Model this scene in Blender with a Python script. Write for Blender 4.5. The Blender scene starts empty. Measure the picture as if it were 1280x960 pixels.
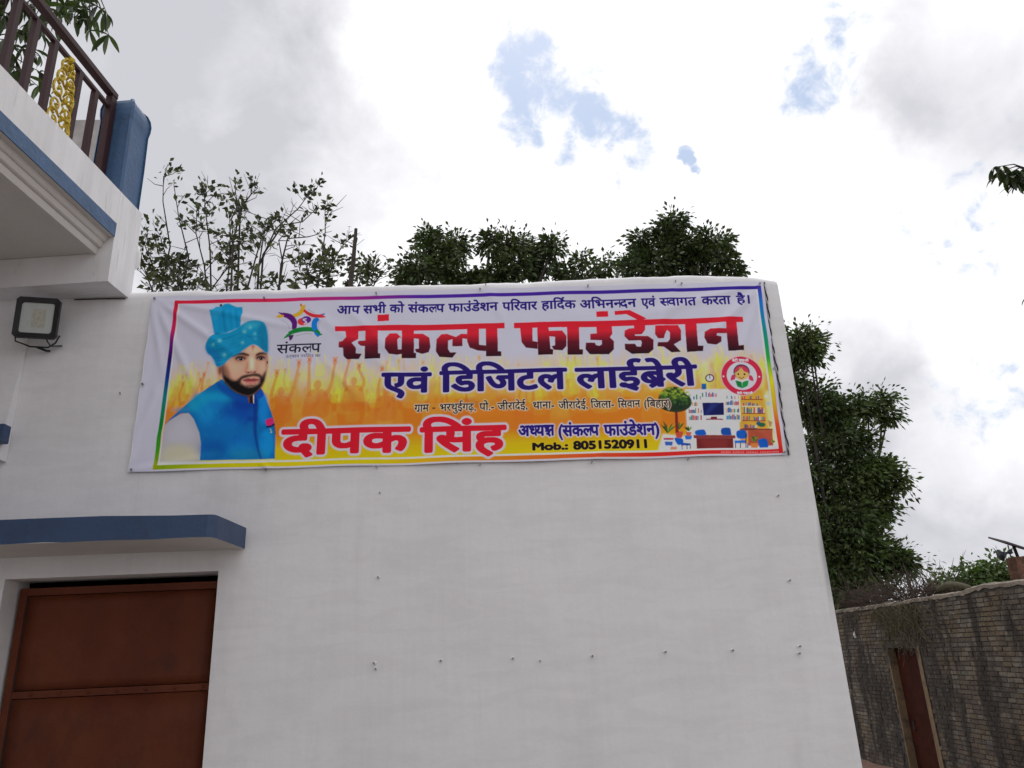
import bpy, math, random
import numpy as np
from mathutils import Vector, Matrix

S = bpy.context.scene
COL = S.collection
rnd = random.Random(11)
# ---------------------------------------------------------------- camera (solved from the lines of the wall)
F = 961.
yaw, pit, rol = map(math.radians, (2.9, 19.46, -2.6))
CAM = np.array([0., 0., 1.65])
fw = np.array([math.sin(yaw) * math.cos(pit), math.cos(yaw) * math.cos(pit), math.sin(pit)])
rt = np.array([math.cos(yaw), -math.sin(yaw), 0.]); up = np.cross(rt, fw)
RT_, UP_ = rt * math.cos(rol) + up * math.sin(rol), -rt * math.sin(rol) + up * math.cos(rol)
cd = bpy.data.cameras.new("camera"); cam = bpy.data.objects.new("camera", cd); COL.objects.link(cam); S.camera = cam
cd.sensor_width = 36; cd.lens = F / 1280 * 36; cd.clip_start = .05; cd.clip_end = 3000
M = Matrix.Identity(4)
for i in range(3): M[i][0], M[i][1], M[i][2], M[i][3] = RT_[i], UP_[i], -fw[i], CAM[i]
cam.matrix_world = M
S.render.resolution_x, S.render.resolution_y = 1024, 768
S.view_settings.view_transform = 'Standard'; S.view_settings.look = 'None'; S.view_settings.gamma = 1; S.view_settings.exposure = 0.0


def ray(x, y): return RT_ * (x - 640) / F - UP_ * (y - 480) / F + fw
def onY(x, y, Y): d = ray(x, y); return CAM + d * (Y / d[1])
def onZ(x, y, Z): d = ray(x, y); return CAM + d * ((Z - CAM[2]) / d[2])
def onP(x, y, P, n): d = ray(x, y); return CAM + d * (np.dot(np.array(P) - CAM, n) / np.dot(d, n))


# ---------------------------------------------------------------- world: Nishita sky under broken cloud, soft high sun behind the building
SUN_EL, SUN_AZ = math.radians(62), math.radians(8)          # azimuth measured from +Y towards +X
W = bpy.data.worlds.new("World"); S.world = W; W.use_nodes = True
nt = W.node_tree; nt.nodes.clear()


def N(t, kind, **kw):
    n = t.nodes.new(kind)
    for k, v in kw.items():
        if k in n.inputs.keys() if isinstance(k, str) else False: n.inputs[k].default_value = v
        else: setattr(n, k, v)
    return n


def math_(t, op, a, b=None, c=None, clamp=False):
    n = t.nodes.new('ShaderNodeMath'); n.operation = op; n.use_clamp = clamp
    for i, v in enumerate((a, b, c)):
        if v is None: continue
        if isinstance(v, (int, float)): n.inputs[i].default_value = v
        else: t.links.new(v, n.inputs[i])
    return n.outputs[0]


def mix_(t, f, a, b, blend='MIX'):
    n = t.nodes.new('ShaderNodeMix'); n.data_type = 'RGBA'; n.blend_type = blend
    for i, v in ((0, f), (6, a), (7, b)):
        if isinstance(v, (int, float)): n.inputs[i].default_value = v
        elif isinstance(v, (tuple, list)): n.inputs[i].default_value = (*v[:3], 1)
        else: t.links.new(v, n.inputs[i])
    return n.outputs[2]


def ramp_(t, v, a, b, lo=0., hi=1., smooth=True):
    n = t.nodes.new('ShaderNodeMapRange'); n.interpolation_type = 'SMOOTHSTEP' if smooth else 'LINEAR'
    t.links.new(v, n.inputs[0])
    for i, x in ((1, a), (2, b), (3, lo), (4, hi)): n.inputs[i].default_value = x
    return n.outputs[0]


def noise_(t, co, scale, detail=6, rough=.55, dist=0., out=0):
    n = t.nodes.new('ShaderNodeTexNoise'); n.inputs['Scale'].default_value = scale; n.inputs['Detail'].default_value = detail
    n.inputs['Roughness'].default_value = rough; n.inputs['Distortion'].default_value = dist
    if co is not None: t.links.new(co, n.inputs['Vector'])
    return n.outputs[out]


tc = nt.nodes.new('ShaderNodeTexCoord'); D0 = tc.outputs['Generated']


def vm_(t, op, a, b):
    n = t.nodes.new('ShaderNodeVectorMath'); n.operation = op
    for i, v in enumerate((a, b)):
        if isinstance(v, (tuple, list, np.ndarray)): n.inputs[i].default_value = tuple(v)
        elif isinstance(v, (int, float)): n.inputs['Scale'].default_value = v
        else: t.links.new(v, n.inputs[i])
    return n.outputs['Value' if op == 'DOT_PRODUCT' else 'Vector']


wv = vm_(nt, 'SUBTRACT', noise_(nt, D0, 4.5, 8, .62, out=1), (.5, .5, .5)); wv = vm_(nt, 'SCALE', wv, .17)
wf = vm_(nt, 'SUBTRACT', noise_(nt, D0, 17, 8, .62, out=1), (.5, .5, .5)); wf = vm_(nt, 'SCALE', wf, .05)
DW = vm_(nt, 'NORMALIZE', vm_(nt, 'ADD', vm_(nt, 'ADD', D0, wv), wf), (0, 0, 0))


DF = vm_(nt, 'NORMALIZE', vm_(nt, 'ADD', D0, wf), (0, 0, 0))


def blob(px, py, r, soft=.9, fine=False):
    d = ray(px, py); d = d / np.linalg.norm(d); ro = r / F
    return ramp_(nt, vm_(nt, 'DOT_PRODUCT', DF if fine else DW, d), math.cos(ro * 1.3), math.cos(ro * max(.05, 1 - soft)))


nA = noise_(nt, D0, 2.6, 8, .55, .3); nB = noise_(nt, D0, 7, 9, .58, .5); nC = noise_(nt, D0, 20, 7, .6, .3)
grey = ramp_(nt, nA, .36, .72, .05, .6)
for px, py, r, s in ((300, 170, 320, .5), (130, 60, 240, .12), (430, 250, 150, .25), (1080, 200, 190, .5), (1210, 150, 130, .3), (1110, 430, 170, .38), (1230, 620, 150, .22), (1130, 660, 150, .28), (1050, 420, 110, .15), (60, 40, 200, .3)):
    grey = math_(nt, 'ADD', grey, math_(nt, 'MULTIPLY', blob(px, py, r), s))
for px, py, r, s in ((690, 260, 290, 1.1), (600, 60, 130, .7), (820, 90, 200, .9), (960, 300, 150, .6), (1010, 20, 90, .5), (1140, 310, 110, .8), (1240, 430, 60, .5), (1200, 560, 80, .6), (1260, 330, 60, .5), (1240, 40, 90, .4)):
    grey = math_(nt, 'SUBTRACT', grey, math_(nt, 'MULTIPLY', blob(px, py, r), s))
grey = math_(nt, 'ADD', grey, math_(nt, 'MULTIPLY', math_(nt, 'SUBTRACT', nB, .5), 1.3)); grey = math_(nt, 'ADD', grey, math_(nt, 'MULTIPLY', math_(nt, 'SUBTRACT', nC, .5), .25), clamp=True)
cloud = mix_(nt, grey, (10.9, 10.9, 11.2), (6.3, 6.35, 6.8))
bl_ = ramp_(nt, nA, .33, .2, 0, .8)
for px, py, r, s in ((660, 72, 30, .8), (655, 100, 34, .8), (690, 105, 26, .6), (735, 98, 24, .5), (662, 150, 30, .7), (665, 172, 22, .5), (705, 140, 30, .6), (745, 152, 28, .75), (775, 168, 26, .75), (798, 188, 22, .7), (708, 190, 22, .6), (764, 228, 14, .5), (862, 192, 10, .85), (867, 200, 8, .9), (873, 213, 7, .8), (1058, 12, 30, .6), (1036, 70, 30, .6), (1020, 105, 32, .7), (996, 128, 24, .6), (1210, 262, 70, .42), (1240, 300, 50, .35), (1225, 500, 46, .5), (1250, 90, 60, .25)):
    bl_ = math_(nt, 'MAXIMUM', bl_, math_(nt, 'MULTIPLY', blob(px, py, r * 1.35, .95, True), s * 1.25))
nD = noise_(nt, D0, 30, 8, .62, .4)
bl_ = math_(nt, 'ADD', bl_, math_(nt, 'MULTIPLY', math_(nt, 'SUBTRACT', nC, .5), 1.5)); bl_ = math_(nt, 'ADD', bl_, math_(nt, 'MULTIPLY', math_(nt, 'SUBTRACT', nD, .5), 1.3))
blue = ramp_(nt, bl_, .48, 1.05, 0., .95)
sk = nt.nodes.new('ShaderNodeTexSky'); sk.sky_type = 'NISHITA'; sk.sun_disc = False; sk.sun_elevation = SUN_EL; sk.sun_rotation = SUN_AZ; sk.dust_density = 2.5; sk.air_density = 1.1
skc = mix_(nt, .72, sk.outputs[0], (4.9, 6.4, 9.0))
bg = nt.nodes.new('ShaderNodeBackground'); bg.inputs[1].default_value = .1
nt.links.new(mix_(nt, blue, cloud, skc), bg.inputs[0])
wo = nt.nodes.new('ShaderNodeOutputWorld'); nt.links.new(bg.outputs[0], wo.inputs[0])
sl = bpy.data.lights.new("sun", 'SUN'); sl.energy = .7; sl.angle = math.radians(12); sl.color = (1, .96, .9)
so = bpy.data.objects.new("sun", sl); COL.objects.link(so)
sd = Vector((math.sin(SUN_AZ) * math.cos(SUN_EL), math.cos(SUN_AZ) * math.cos(SUN_EL), math.sin(SUN_EL)))
so.rotation_euler = sd.to_track_quat('Z', 'Y').to_euler(); so.location = (0, 20, 40)
# ---------------------------------------------------------------- printed artwork of the banner
SHEET = [(192, 371), (953, 352), (983, 568), (161, 590)]       # corners of the sheet: TL TR BR BL
AW, AH = 3160, 880


def homography(src, dst):
    A = []
    for (x, y), (u, v) in zip(src, dst):
        A.append([x, y, 1, 0, 0, 0, -u * x, -u * y, -u]); A.append([0, 0, 0, x, y, 1, -v * x, -v * y, -v])
    return np.linalg.svd(np.array(A, float))[2][-1].reshape(3, 3)


H_TO_ART = homography(SHEET, [(0, 0), (AW, 0), (AW, AH), (0, AH)])
H_TO_PX = np.linalg.inv(H_TO_ART)


def hmap(H, pts):
    p = np.asarray(pts, float).reshape(-1, 2)
    q = np.c_[p, np.ones(len(p))] @ H.T
    return q[:, :2] / q[:, 2:]


def art(pts): return hmap(H_TO_ART, pts)
def crop(ox, oy, s): return lambda *p: [(ox + x / s, oy + y / s) for x, y in p]


def smooth(pts, n=8):
    P = np.asarray(pts, float); N = len(P); out = []
    for i in range(N):
        a, b, c, d = P[i - 1], P[i], P[(i + 1) % N], P[(i + 2) % N]
        for k in range(n):
            t = k / n
            out.append(.5 * (2 * b + (c - a) * t + (2 * a - 5 * b + 4 * c - d) * t * t + (3 * b - a - 3 * c + d) * t ** 3))
    return np.array(out)


def stroke(pts, w, n=8, taper=None):
    P = np.asarray(pts, float)
    if len(P) > 2 and n > 1:
        out = []; Q = np.vstack([2 * P[0] - P[1], P, 2 * P[-1] - P[-2]])
        for i in range(1, len(Q) - 2):
            a, b, c, d = Q[i - 1:i + 3]
            for k in range(n):
                t = k / n
                out.append(.5 * (2 * b + (c - a) * t + (2 * a - 5 * b + 4 * c - d) * t * t + (3 * b - a - 3 * c + d) * t ** 3))
        P = np.array(out + [P[-1]])
    T = np.gradient(P, axis=0); T /= np.linalg.norm(T, axis=1)[:, None] + 1e-9
    N = np.c_[-T[:, 1], T[:, 0]]
    ww = np.full(len(P), w / 2.) if taper is None else np.interp(np.linspace(0, 1, len(P)), np.linspace(0, 1, len(taper)), taper) * w / 2
    return np.vstack([P + N * ww[:, None], (P - N * ww[:, None])[::-1]])


def lin(c):
    c = np.asarray(c, float) / 255.
    return np.where(c <= .04045, c / 12.92, ((c + .055) / 1.055) ** 2.4)


class Canvas:
    def __init__(s, w, h, col):
        s.w, s.h = w, h; s.A = np.empty((h, w, 3), np.float32); s.A[:] = lin(col)

    def polymask(s, P, pad=0):
        x0 = int(max(0, P[:, 0].min() - pad - 1)); x1 = int(min(s.w, P[:, 0].max() + pad + 2))
        y0 = int(max(0, P[:, 1].min() - pad - 1)); y1 = int(min(s.h, P[:, 1].max() + pad + 2))
        if x1 <= x0 or y1 <= y0: return None
        M = np.zeros((y1 - y0, x1 - x0 + 1), np.int32)
        for a, b in zip(P, np.roll(P, -1, 0)):
            if a[1] > b[1]: a, b = b, a
            r = np.arange(max(y0, math.ceil(a[1] - .5)), min(y1, math.ceil(b[1] - .5)))
            if not len(r): continue
            x = a[0] + (r + .5 - a[1]) * (b[0] - a[0]) / (b[1] - a[1])
            np.add.at(M, (r - y0, np.clip(np.ceil(x - .5).astype(int) - x0, 0, x1 - x0)), 1)
        return x0, y0, (np.cumsum(M, 1)[:, :-1] % 2).astype(np.float32)

    def paint(s, x0, y0, M, col, alpha=1., blur=0):
        if blur: M = gblur(M, blur)
        M = (M * alpha)[..., None]; h, w = M.shape[:2]
        R = s.A[y0:y0 + h, x0:x0 + w]
        c = col(np.arange(x0, x0 + w)[None] + np.zeros((h, 1)), np.arange(y0, y0 + h)[:, None] + np.zeros((1, w))) if callable(col) else lin(col)
        R += (c - R) * M

    def poly(s, pts, col, alpha=1., blur=0, px=True):
        P = art(pts) if px else np.asarray(pts, float)
        r = s.polymask(P, pad=blur * 3)
        if r: s.paint(*r, col, alpha, blur)

    def ell(s, cx, cy, rx, ry, col, alpha=1., blur=0, rot=0, px=True):
        t = np.linspace(0, 2 * np.pi, 40, endpoint=False); c, q = math.cos(rot), math.sin(rot)
        X, Y = rx * np.cos(t), ry * np.sin(t)
        s.poly(np.c_[cx + X * c - Y * q, cy + X * q + Y * c], col, alpha, blur, px)


def gblur(M, sg):
    n = int(sg * 2.5) + 1; k = np.exp(-.5 * (np.arange(-n, n + 1) / sg) ** 2); k /= k.sum(); k = k.astype(np.float32)
    for ax in (0, 1):
        P = np.pad(M, [(n, n) if a == ax else (0, 0) for a in (0, 1)]); O = np.zeros_like(M); L = M.shape[ax]
        for i, w in enumerate(k): O += w * (P[i:i + L] if ax == 0 else P[:, i:i + L])
        M = O
    return M


def dilate(M, rx, ry, box=False):
    M = M > .5; out = np.zeros_like(M); h, w = M.shape
    for dy in range(-int(ry), int(ry) + 1):
        r = int(rx if box else rx * math.sqrt(max(0, 1 - (dy / (ry + .5)) ** 2)))
        S = np.zeros_like(M)
        if dy >= 0: S[dy:] = M[:h - dy]
        else: S[:dy] = M[-dy:]
        C = np.cumsum(np.pad(S.astype(np.int32), ((0, 0), (r + 1, r))), 1)
        out |= (C[:, 2 * r + 1:] - C[:, :-2 * r - 1]) > 0
    return out.astype(np.float32)


_tx = {}


def glyph_tris(t):
    if t not in _tx:
        c = bpy.data.curves.new("lettering", "FONT"); c.body = t; c.resolution_u = 5
        o = bpy.data.objects.new("lettering", c); m = o.to_mesh(); m.calc_loop_triangles()
        co = np.empty(len(m.vertices) * 3, np.float32); m.vertices.foreach_get('co', co)
        tr = np.empty(len(m.loop_triangles) * 3, np.int32); m.loop_triangles.foreach_get('vertices', tr)
        _tx[t] = co.reshape(-1, 3)[:, :2][tr].reshape(-1, 3, 2).astype(float)
        o.to_mesh_clear(); bpy.data.objects.remove(o); bpy.data.curves.remove(c)
    return _tx[t].copy()


def strip_tris(P, w):
    Q = stroke(P, w); n = len(Q) // 2; A, B = Q[:n], Q[n:][::-1]
    return [t for i in range(n - 1) for t in ((A[i], B[i], A[i + 1]), (A[i + 1], B[i], B[i + 1]))]


SW = .085


def compose(word):
    """lay out Devanagari by hand: ~ half form, ` reph, / rakar, K the ksha"""
    out = []; adv = 0.; seg = ''

    def flush(cut=0.):
        nonlocal seg, adv
        if not seg: return
        T = glyph_tris(seg)
        if len(T):
            mx = T[..., 0].max() if seg[-1] not in 'िेी' else T[..., 0].max()
            if cut: T[..., 0] = np.minimum(T[..., 0], mx - cut); mx -= cut
            T[..., 0] += adv; out.append(T); adv += mx - (0 if cut else .012)
        seg = ''
    for ch in word:
        if ch == '~': last = seg[-1]; seg = seg[:-1]; flush(); seg = last; flush(.165)
        elif ch == '`':
            flush(); out.append(np.array(strip_tris([(adv - .05, .62), (adv - .15, .72), (adv - .13, .84), (adv - .02, .85)], .07)))
        elif ch == '/': flush(); out.append(np.array(strip_tris([(adv - .06, .24), (adv - .18, .12), (adv - .34, .0)], .07)))
        elif ch == 'K':
            flush()
            for P in ([(0, .6), (.3, .6), (.66, .6)], [(.58, .6), (.58, .3), (.58, 0)], [(.3, .6), (.3, .5), (.2, .4), (.1, .48), (.17, .56), (.27, .42), (.2, .3), (.1, .28)],
                      [(.1, .28), (.28, .26), (.3, .12), (.16, .1)], [(.58, .32), (.42, .34), (.3, .1), (.4, -.02)]):
                Q = np.array(strip_tris(P, .075)); Q[..., 0] += adv; out.append(Q)
            adv += .64
        else: seg += ch
    flush()
    return np.concatenate(out)


def tri_mask(T, x0, y0, w, h):
    M = np.zeros((h, w), bool)
    for a, b, c in T - np.array([x0, y0]):
        xa = max(0, int(min(a[0], b[0], c[0])) - 1); xb = min(w, int(max(a[0], b[0], c[0])) + 2)
        ya = max(0, int(min(a[1], b[1], c[1])) - 1); yb = min(h, int(max(a[1], b[1], c[1])) + 2)
        if xb <= xa or yb <= ya: continue
        X = np.arange(xa, xb)[None] + .5; Y = np.arange(ya, yb)[:, None] + .5
        e = [(q[0] - p[0]) * (Y - p[1]) - (q[1] - p[1]) * (X - p[0]) for p, q in ((a, b), (b, c), (c, a))]
        M[ya:yb, xa:xb] |= ((e[0] >= -1e-3) & (e[1] >= -1e-3) & (e[2] >= -1e-3)) | ((e[0] <= 1e-3) & (e[1] <= 1e-3) & (e[2] <= 1e-3))
    return M


def word(C, txt, tl, br, col, bold=(1, 1), outline=None, box=False, top=.64, latin=False, soft=.7):
    (ax0, ay0), (ax1, ay1) = art([tl, br]); bx, by = bold
    T = glyph_tris(txt) if latin else compose(txt)
    x0, x1 = T[..., 0].min(), T[..., 0].max()
    ax0 += bx; ax1 -= bx; ay0 += by; ay1 -= by
    T[..., 0] = ax0 + (T[..., 0] - x0) / (x1 - x0) * (ax1 - ax0)
    T[..., 1] = ay1 - T[..., 1] / top * (ay1 - ay0)
    pad = 30 + bx
    X0, Y0 = int(max(0, T[..., 0].min() - pad)), int(max(0, T[..., 1].min() - pad))
    w, h = int(min(C.w, T[..., 0].max() + pad)) - X0, int(min(C.h, T[..., 1].max() + pad)) - Y0
    M = tri_mask(T, X0, Y0, w, h).astype(np.float32)
    if bx or by: M = dilate(M, bx, by, box)
    if outline: oc, orad, oblur = outline; C.paint(X0, Y0, dilate(M, orad, orad), oc, .95, oblur)
    C.paint(X0, Y0, M, col, 1, soft)


def vgrad(stops):
    ys = [p[0] for p in stops]; cs = np.array([lin(p[1]) for p in stops])
    return lambda X, Y: np.stack([np.interp(Y, ys, cs[:, k]) for k in range(3)], -1).astype(np.float32)


def make_art():
    R = np.random.default_rng(7)
    C = Canvas(AW, AH, (172, 171, 182)); WH = (176, 175, 186)
    a1, a2, a3, a4, a8 = crop(200, 370, 8.533), crop(180, 470, 7.111), crop(820, 440, 6.857), crop(340, 372, 12.), crop(880, 430, 12.)
    a5, a6, c1 = crop(410, 380, 4.74), crop(640, 380, 4.267), crop(160, 350, 3.84)
    # crowd and its orange ground -------------------------------------------------
    fr = art([(219.5, 375.5), (950, 358.5), (979.5, 567), (191.5, 585.5)]); FX0 = fr[[0, 3], 0].mean(); FX1 = fr[[1, 2], 0].mean(); FY0 = fr[[0, 1], 1].mean(); FY1 = fr[[2, 3], 1].mean()
    yy = lambda y: (y - 375) / 211 * (FY1 - FY0) + FY0     # art row for a photo row at the left border
    g = vgrad([(yy(445), (190, 160, 60)), (yy(480), (206, 168, 48)), (yy(515), (208, 118, 40)), (yy(548), (205, 116, 36)), (yy(566), (210, 160, 24)), (yy(590), (200, 175, 10))])
    X = np.arange(AW)[None]; Y = np.arange(AH)[:, None]
    rag = np.interp(np.arange(AW), np.linspace(0, AW, 90), R.uniform(-26, 26, 90))[None]
    M = np.clip((Y + rag - yy(452)) / (yy(512) - yy(452)), 0, 1) ** 1.1
    M = (M * ((X > FX0) & (X < FX1) & (Y < FY1))).astype(np.float32)
    C.paint(0, 0, M, g)
    ux = lambda x: FX0 + (x - 205) / (960 - 205) * (FX1 - FX0)

    def person(x, y, s, col, al, up):
        C.ell(x, y, 7 * s, 9 * s, col, al, 2, px=False)
        C.poly(smooth([(x - 22 * s, y + 60 * s), (x - 20 * s, y + 18 * s), (x, y + 8 * s), (x + 20 * s, y + 18 * s), (x + 22 * s, y + 60 * s)]), col, al, 2, px=False)
        for sd in (-1, 1):
            if R.random() < up:
                ex, ey = x + sd * R.uniform(16, 26) * s, y - R.uniform(-4, 8) * s; hx, hy = ex + sd * R.uniform(-12, 8) * s, ey - R.uniform(22, 46) * s
                C.poly(stroke([(x + sd * 15 * s, y + 22 * s), (ex, ey), (hx, hy)], 8 * s, taper=[1.2, .9, .6]), col, al, 1.5, px=False)
                C.ell(hx, hy - 4 * s, 4.5 * s, 6 * s, col, al, 1, px=False)
                for k in range(4):
                    C.poly(stroke([(hx, hy - 4 * s), (hx + (k - 1.5) * 3.4 * s, hy - 14 * s)], 2 * s, n=1), col, al, .8, px=False)
    for i in range(150):
        x = ux(R.uniform(205, 955)); y = yy(R.uniform(462, 500)); person(x, y, R.uniform(.7, 1.5), (208, 190, 70), R.uniform(.15, .45), .8)
    for i in range(60):
        x = ux(R.uniform(205, 955)); person(x, yy(R.uniform(478, 520)), R.uniform(1.2, 2.1), (214, 144, 66), R.uniform(.2, .45), .5)
    for x, y, s in ((395, 489, 2.6), (440, 486, 2.3), (350, 496, 2.5), (480, 500, 2.2), (235, 500, 1.8), (262, 490, 1.8), (570, 520, 2.2), (650, 522, 2.2)):
        person(ux(x), yy(y), s, (198, 108, 46), .5, .95)
    C.poly([(220, 545), (830, 520), (830, 575), (200, 585)], g, .5, 30)
    # library picture ---------------------------------------------------------------
    C.poly(a3((250, 320), (720, 320), (735, 840), (120, 840), (270, 700)), (196, 200, 204), 1, 4)
    C.poly(a3((700, 370), (960, 330), (1020, 840), (730, 840)), (214, 148, 62), 1, 5)
    C.poly(a3((930, 330), (985, 330), (1050, 700), (1060, 835), (990, 835)), (222, 196, 150), .8, 8)
    C.poly(a3((20, 840), (60, 700), (700, 780), (1050, 790), (1060, 842)), (196, 190, 196), 1, 4)
    for x, w, c in ((462, 30, (214, 150, 120)), (535, 50, (218, 164, 110)), (395, 40, (210, 200, 130)), (890, 40, (210, 196, 120)), (850, 22, (220, 180, 140))):
        C.poly(a3((x, 90), (x + w, 80), (x + w + 6, 320), (x + 4, 320)), c, .6, 8)
    bc = [(36, 96, 150), (190, 80, 70), (60, 140, 150), (214, 140, 100), (40, 70, 130), (150, 60, 90), (220, 190, 170), (60, 120, 90)]

    def shelf(x0, x1, y, h, dens=1., board=(215, 215, 220)):
        x = x0
        while x < x1 - 4:
            w = R.uniform(6, 13)
            if R.random() < dens:
                hh = h * R.uniform(.6, 1); C.poly(a3((x, y - hh), (x + w, y - hh), (x + w, y), (x, y)), bc[R.integers(len(bc))], .95, .8)
            x += w + 1
        C.poly(a3((x0 - 6, y), (x1 + 6, y), (x1 + 6, y + 7), (x0 - 6, y + 7)), board, 1, .8)
    C.poly(a3((258, 322), (715, 330), (716, 340), (258, 332)), (225, 226, 230), 1, 1)
    for x in (265, 385, 575, 712): C.poly(a3((x, 330), (x + 9, 330), (x + 14, 600), (x + 5, 600)), (222, 224, 228), 1, 1)
    shelf(285, 380, 408, 44, .3); shelf(285, 385, 465, 50, .5); shelf(280, 390, 525, 46); shelf(280, 390, 585, 48)
    shelf(392, 572, 388, 46, .55); shelf(592, 706, 405, 30, .55); shelf(592, 706, 457, 44); shelf(602, 712, 520, 44); shelf(604, 714, 580, 48)
    br_ = (120, 60, 50)
    shelf(735, 910, 402, 30, .4, br_); shelf(740, 900, 460, 34, .5, (225, 200, 180)); shelf(745, 930, 522, 55, 1, br_); shelf(748, 935, 585, 40, .7, br_); shelf(750, 860, 652, 34, .8, (70, 60, 60))
    C.poly(a3((396, 436), (578, 436), (583, 540), (408, 546)), (28, 34, 88), 1, 1); C.poly(a3((470, 440), (540, 440), (440, 540), (410, 540)), (52, 66, 128), .6, 5)
    C.poly(a3((470, 555), (520, 555), (525, 575), (465, 575)), (110, 40, 50), 1, 1); C.poly(a3((428, 572), (575, 572), (575, 583), (428, 583)), (130, 70, 80), 1, 1)
    C.poly(a3((430, 600), (540, 600), (545, 690), (430, 690)), (170, 186, 186), .7, 6)
    C.poly(a3((20, 0), (20, 0), (20, 0)), WH)
    for x0, y0, x1, y1, c in ((320, 712, 680, 740, (128, 62, 58)), (345, 738, 662, 836, (112, 44, 46)), (720, 655, 1000, 672, (126, 66, 60)), (790, 672, 1000, 800, (158, 84, 66))):
        C.poly(a3((x0, y0), (x1, y0), (x1 + 4, y1), (x0 + 4, y1)), c, 1, 1.2)
    C.poly(a3((380, 745), (620, 745), (600, 830), (420, 830)), (132, 60, 56), .6, 8)
    BL = (24, 92, 166)
    C.poly(smooth(a3((338, 676), (400, 664), (420, 676), (425, 712), (345, 712))), BL, 1, 1.5); C.poly(smooth(a3((562, 656), (630, 650), (645, 690), (640, 712), (565, 708))), (28, 80, 146), 1, 1.5)
    C.poly(smooth(a3((695, 676), (770, 672), (778, 735), (700, 735))), BL, 1, 1.5); C.poly(a3((672, 758), (775, 752), (775, 778), (676, 780)), (30, 104, 176), 1, 2)
    for x, y in ((680, 778), (722, 778), (770, 700), (785, 778)): C.poly(a3((x, y), (x + 7, y), (x + 7, 832), (x, 832)), (30, 34, 70), 1, 1)
    C.poly(smooth(a3((160, 736), (225, 742), (232, 780), (190, 795))), BL, 1, 1.5); C.poly(a3((215, 775), (298, 785), (290, 802), (215, 800)), (26, 84, 150), 1, 1.5)
    for x in (220, 262, 290): C.poly(a3((x, 790), (x + 6, 790), (x + 8, 842), (x + 2, 842)), (30, 34, 70), 1, 1)
    C.poly(a3((245, 715), (310, 715), (300, 750), (255, 750)), (40, 110, 180), 1, 1.5)
    C.poly(smooth(a3((880, 750), (945, 745), (962, 820), (900, 828), (884, 790))), BL, 1, 1.5)
    C.poly(a3((70, 740), (150, 740), (140, 800), (82, 800)), (60, 96, 160), 1, 1.5); C.poly(a3((72, 752), (148, 752), (146, 766), (74, 766)), (214, 214, 220), 1, 1); C.poly(a3((66, 735), (152, 735), (152, 748), (66, 748)), (170, 60, 60), 1, 1)
    C.poly(a3((165, 680), (235, 680), (222, 735), (176, 735)), (170, 80, 66), 1, 1.5); C.poly(a3((255, 685), (305, 685), (296, 720), (262, 720)), (176, 96, 76), 1, 1.5)
    C.poly(a3((812, 780), (880, 780), (872, 826), (820, 826)), (200, 120, 70), 1, 1.5); C.poly(a3((125, 810), (180, 810), (180, 838), (125, 838)), (180, 120, 90), .9, 2)
    for cx, cy, n, L in ((100, 690, 16, 120), (200, 660, 9, 80), (280, 675, 10, 55), (845, 770, 11, 70), (1005, 775, 6, 40)):
        for k in range(n):
            an = -math.pi / 2 + R.uniform(-.9, .9); l = L * R.uniform(.5, 1)
            C.poly(a3(*stroke([(cx, cy), (cx + math.cos(an) * l * .6, cy + math.sin(an) * l * .6), (cx + math.cos(an) * l, cy + math.sin(an) * l * .9)], 12, taper=[.5, 1, .1])), [(60, 92, 40), (120, 140, 60), (40, 70, 40)][k % 3], .9, 1)
    C.poly(a3((960, 580), (1000, 600), (985, 640), (975, 640)), (80, 70, 60), .6, 1.5); C.ell(*a3((908, 622))[0], 5, 3, (40, 100, 70), 1, 2); C.ell(*a3((880, 610))[0], 3, 2.5, (40, 90, 110), 1, 2)
    C.ell(*a3((965, 440))[0], 3, 2.4, (130, 170, 180), .8, 2); C.ell(*a3((945, 380))[0], 2.5, 2.4, (226, 200, 180), .8, 2)
    C.poly(a3((163, 500), (186, 500), (196, 690), (168, 690)), (112, 50, 44), 1, 1.5)
    C.poly(smooth(a3((20, 400), (60, 330), (110, 300), (200, 300), (250, 350), (300, 400), (300, 460), (250, 500), (180, 515), (100, 505), (50, 480))), (44, 62, 40), 1, 2)
    for k in range(130):
        t = R.uniform(0, 6.28); q = math.sqrt(R.random()); x, y = 160 + 138 * q * math.cos(t), 395 + 98 * q * math.sin(t)
        C.ell(*a3((x, y))[0], R.uniform(1, 2.8), R.uniform(.8, 1.8), (136, 156, 60) if y < 370 + R.uniform(-30, 30) else ((72, 108, 48) if y < 430 + R.uniform(-20, 20) else (30, 48, 46)), .7, 2)
    C.ell(*a3((458, 226))[0], 5.6, 4.9, (60, 56, 70), 1, 1); C.ell(*a3((458, 226))[0], 4.2, 3.6, (190, 188, 196), 1, 1)
    C.poly(a3((456, 200), (461, 200), (461, 230), (456, 230)), (50, 50, 60)); C.poly(a3((388, 272), (430, 272), (430, 322), (390, 322)), (26, 96, 150), 1, 2)
    # round emblem ------------------------------------------------------------------
    ec = a8((566, 480))[0]; E_ = lambda rx, ry, c, b=1.: C.ell(ec[0], ec[1], rx / 12, ry / 12, c, 1, b, rot=.25)
    E_(322, 292, (210, 160, 170), 2); E_(310, 282, (176, 46, 76)); E_(232, 208, (178, 178, 188))
    for x, y in ((288, 490), (830, 490)): C.ell(*a8((x, y))[0], 1.1, 1.1, (230, 190, 200), 1, 1)
    word(C, "बेटी बचाओ", a8((412, 235))[0], a8((672, 268))[0], (228, 190, 200), (1, 1)); word(C, "बेटी पढ़ाओ", a8((490, 722))[0], a8((736, 748))[0], (228, 190, 200), (1, 1))
    HR, DK = (176, 60, 90), (60, 40, 70)
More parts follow.
